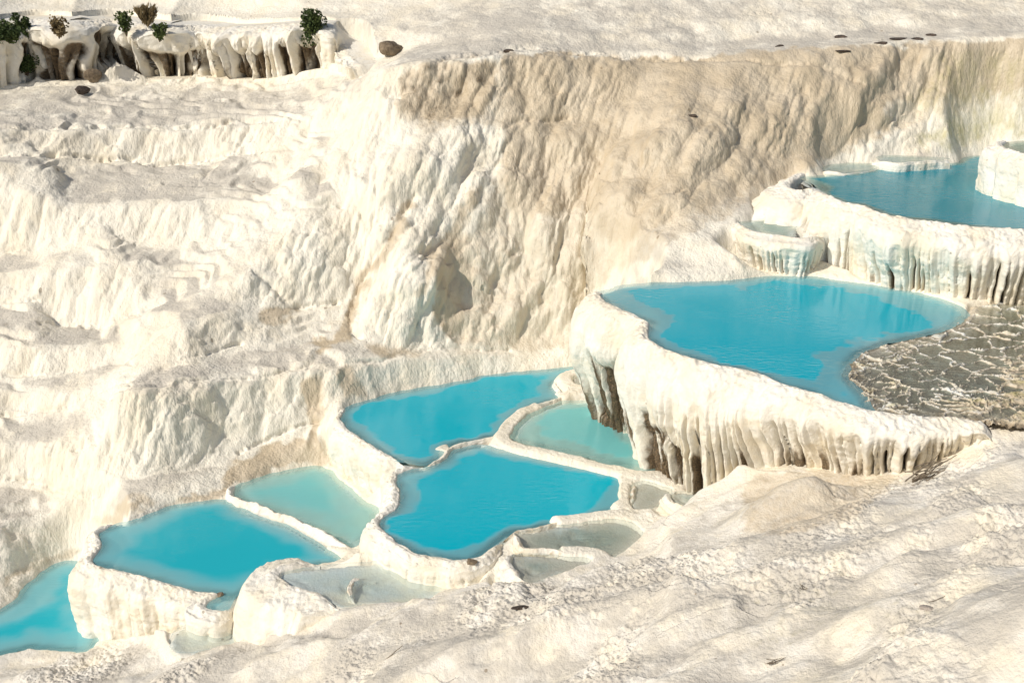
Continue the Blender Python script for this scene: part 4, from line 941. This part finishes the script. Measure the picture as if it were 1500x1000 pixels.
def stone(name, u, v, size, label, cat, mat, seed, rot=0., sink=.25, cuts=11, group=None, flatn=True):
    loc, nr = hit(u, v)
    n = 26; th = np.linspace(0, np.pi, n); ph = np.linspace(0, 2 * np.pi, 2 * n, endpoint=False)
    T, P2 = np.meshgrid(th, ph, indexing='ij')
    dirs = np.stack([np.sin(T) * np.cos(P2), np.sin(T) * np.sin(P2), np.cos(T)], -1).reshape(-1, 3)
    r = np.random.default_rng(seed); rad = np.ones(len(dirs)) * 1.15
    for k in range(cuts):                                   # facets broken off by planes
        nv = r.normal(0, 1, 3); nv /= np.linalg.norm(nv); off = r.uniform(.6, .95)
        dt = dirs @ nv; rad = np.where(dt > .05, np.minimum(rad, off / np.maximum(dt, .05)), rad)
    rad = rad * (1 + .10 * fbm(dirs * 2.5 + seed, seed, 4) + .03 * fbm(dirs * 9 + seed, seed + 1, 3))
    V_ = dirs * rad[:, None] * np.array(size) * .5
    c, s_ = math.cos(rot), math.sin(rot)
    V_ = np.stack([V_[:, 0] * c - V_[:, 1] * s_, V_[:, 0] * s_ + V_[:, 1] * c, V_[:, 2]], -1)
    V_[:, 2] += size[2] * (.5 - sink)
    i = np.arange(n * 2 * n).reshape(n, 2 * n); j = np.roll(i, -1, 1)
    Q_ = np.stack([i[:-1], i[1:], j[1:], j[:-1]], -1).reshape(-1, 4)
    o = mesh_obj(name, V_, Q_, mat); o.location = tuple(loc)
    return tag(o, label, cat, group)

BUSHES = [(42,82,24,54,'tall narrow dark green bush growing up the flowstone cliff','d',1300,False),(20,62,34,26,'dark green bush in the hollow at the far left of the cliff','d',700,False),
 (46,109,26,24,'low dark green bush at the foot of the cliff, under the tall narrow one','d',600,False),(92,55,24,24,'olive brown half dry bush on the cliff edge','o',500,False),
 (190,52,20,30,'wispy light green bush on the cliff beside the dry tuft','g',420,False),(220,38,36,26,'dry brown spiky tuft on top of the cliff','s',700,True),(238,60,20,22,'small green bush hanging under the dry tuft','g',380,False),
 (461,70,42,44,'rounded dark green bush standing alone at the right end of the cliff','d',1900,False)]
for (u, v, w_, h_, lb, kd, n_, sp_) in BUSHES:
    bush(u, v, w_, h_, lb, {'d': M_LEAF, 'o': M_DRY, 'g': M_LEAF2, 's': M_DRY}[kd], int(n_ * 1.7), .085, sp_)

stone('boulder', 573, 79, (.78, .6, .62), 'brown boulder lodged between the white cliff and the smooth slope', 'boulder', M_STONE, 3, .4)
stone('rock', 137, 120, (.62, .4, .55), 'grey brown rock fin poking out of the white slope below the cliff', 'rock', M_STONE, 5, .5)
stone('rock', 121, 138, (.5, .3, .36), 'reddish dark rock at the lower tip of the grey brown fin', 'rock', M_DARK, 8, .6)
RID = [(745,76,.42,.3,'squarish dark rock on the crest at the left end of the tan slope'),(1142,68,.38,.2,'lone dark red rock on the crest in the middle of the tan slope'),
 (1232,55,.5,.3,'dark rock on the crest, leftmost of the row at upper right'),(1292,64,.6,.22,'low black rock just under the crest at upper right'),
 (1316,57,.75,.22,'long dark rock on the crest between two black ones'),(1345,58,.55,.25,'black rock on the crest, second from the right end of the row'),(1366,52,.5,.22,'small dark rock at the right end of the crest row'),
 (1236,75,.85,.14,'thin dark ledge rock just below the crest row, on the tan slope itself'),(1013,170,.38,.3,'small dark rock stuck halfway up the tan slope')]
for k, (u, v, a_, h_, lb) in enumerate(RID):
    a_ *= .5; h_ *= .5
    stone('rock', u, v, (a_ * 1.5, a_ * .7, h_ * .9), lb, 'rock', M_DARK, 20 + k, .25 * math.sin(k * 2.), .45, group='dark rocks on the tan slope')
stone('flat_stone', 1358, 891, (.20, .15, .05), 'small flat grey brown stone lying on the pale foreground', 'stone', M_PALE, 50, .3, .2)
stone('stone', 690, 824, (.26, .18, .12), 'brown stone sitting on the crusty rim at the front of the middle pool', 'stone', M_STONE, 52, .2, .3)
stone('stone', 322, 872, (.16, .12, .1), 'small yellowish stone on the rim of the lower left pool', 'stone', M_STONE, 53, .5, .3)

def twigs(u, v, n, ln, rad, label, cat, name, seed, spread=.1, mat=M_TWIG):
    loc, nr = hit(u, v); r = np.random.default_rng(seed); parts = []
    base = r.uniform(-.3, .3)
    for k in range(n):
        an = base + r.normal(0, .35 if n > 1 else .05); l_ = ln * r.uniform(.6, 1.)
        c = np.array([r.normal(0, spread), r.normal(0, spread * .6), rad + .012 * k])
        t = np.linspace(-.5, .5, 8)[:, None]
        dr = np.array([math.cos(an), math.sin(an), r.normal(0, .06)])
        path = c + t * l_ * dr + np.cumsum(r.normal(0, .012, (8, 3)) * l_ * 2, 0)
        path[:, 2] = np.maximum(path[:, 2], rad * .5)
        # follow the ground tilt
        path[:, 2] -= (path[:, 0] * nr[0] + path[:, 1] * nr[1]) / max(nr[2], .3)
        parts.append(tube(path, rad, rad * .5, 6))
    V_, Q_ = merge(parts); o = mesh_obj(name, V_, Q_, mat); o.location = tuple(loc)
    return tag(o, label, cat)
twigs(1366, 698, 16, .85, .014, 'tangle of dry grey twigs lying at the foot of the white wall', 'twigs', 'twig_pile', 1, .14)
twigs(1132, 972, 7, .22, .006, 'reddish wisp of dry twigs at the bottom of the foreground', 'twigs', 'twig_pile', 2, .04)
twigs(1178, 862, 3, .16, .006, 'few thin dark twigs on the yellowish part of the foreground', 'twigs', 'twig_pile', 3, .03)
twigs(570, 961, 1, .46, .012, 'single dry twig lying on the foreground near its bottom edge', 'twig', 'twig', 4, 0)
twigs(1380, 878, 1, .5, .006, 'thin bent twig just above the flat stone', 'twig', 'twig', 6, 0)
stone('stone', 762, 891, (.30, .12, .07), 'dark reddish sliver of stone lying on the middle foreground', 'stone', M_DARK, 54, .15, .3)

# ------------------------------------------------------------------ world, sun, camera
SUN_AZ, SUN_EL = math.radians(-126), math.radians(38)     # azimuth from +Y towards +X
sd = np.array([math.sin(SUN_AZ) * math.cos(SUN_EL), math.cos(SUN_AZ) * math.cos(SUN_EL), math.sin(SUN_EL)])
w = bpy.data.worlds.new('World'); S.world = w; w.use_nodes = True
nt = w.node_tree; bg = nt.nodes['Background']
sky = nt.nodes.new('ShaderNodeTexSky'); sky.sky_type = 'NISHITA'; sky.sun_disc = False
sky.sun_elevation = SUN_EL; sky.sun_rotation = SUN_AZ; sky.dust_density = 2.; sky.ozone_density = .6
nt.links.new(sky.outputs[0], bg.inputs[0]); bg.inputs[1].default_value = .09
L = bpy.data.lights.new('sun', 'SUN'); L.energy = 4.2; L.angle = math.radians(.5); L.color = (1., .93, .82)
lo = bpy.data.objects.new('sun', L); link(lo); lo.location = (0, 0, 60)
lo.rotation_euler = mathutils.Vector(sd).to_track_quat('Z', 'Y').to_euler()
cam = bpy.data.cameras.new('camera'); cam.sensor_width = 36; cam.lens = FPX / 1500 * 36; cam.clip_end = 2000
co = bpy.data.objects.new('camera', cam); link(co); co.location = (0, 0, CZ); co.rotation_euler = (math.pi / 2 - PITCH, 0, 0)
S.camera = co
S.view_settings.view_transform = 'Standard'; S.view_settings.look = 'None'; S.view_settings.gamma = 1
S.view_settings.exposure = -.28
S.cycles.max_bounces = 6; S.cycles.transparent_max_bounces = 8
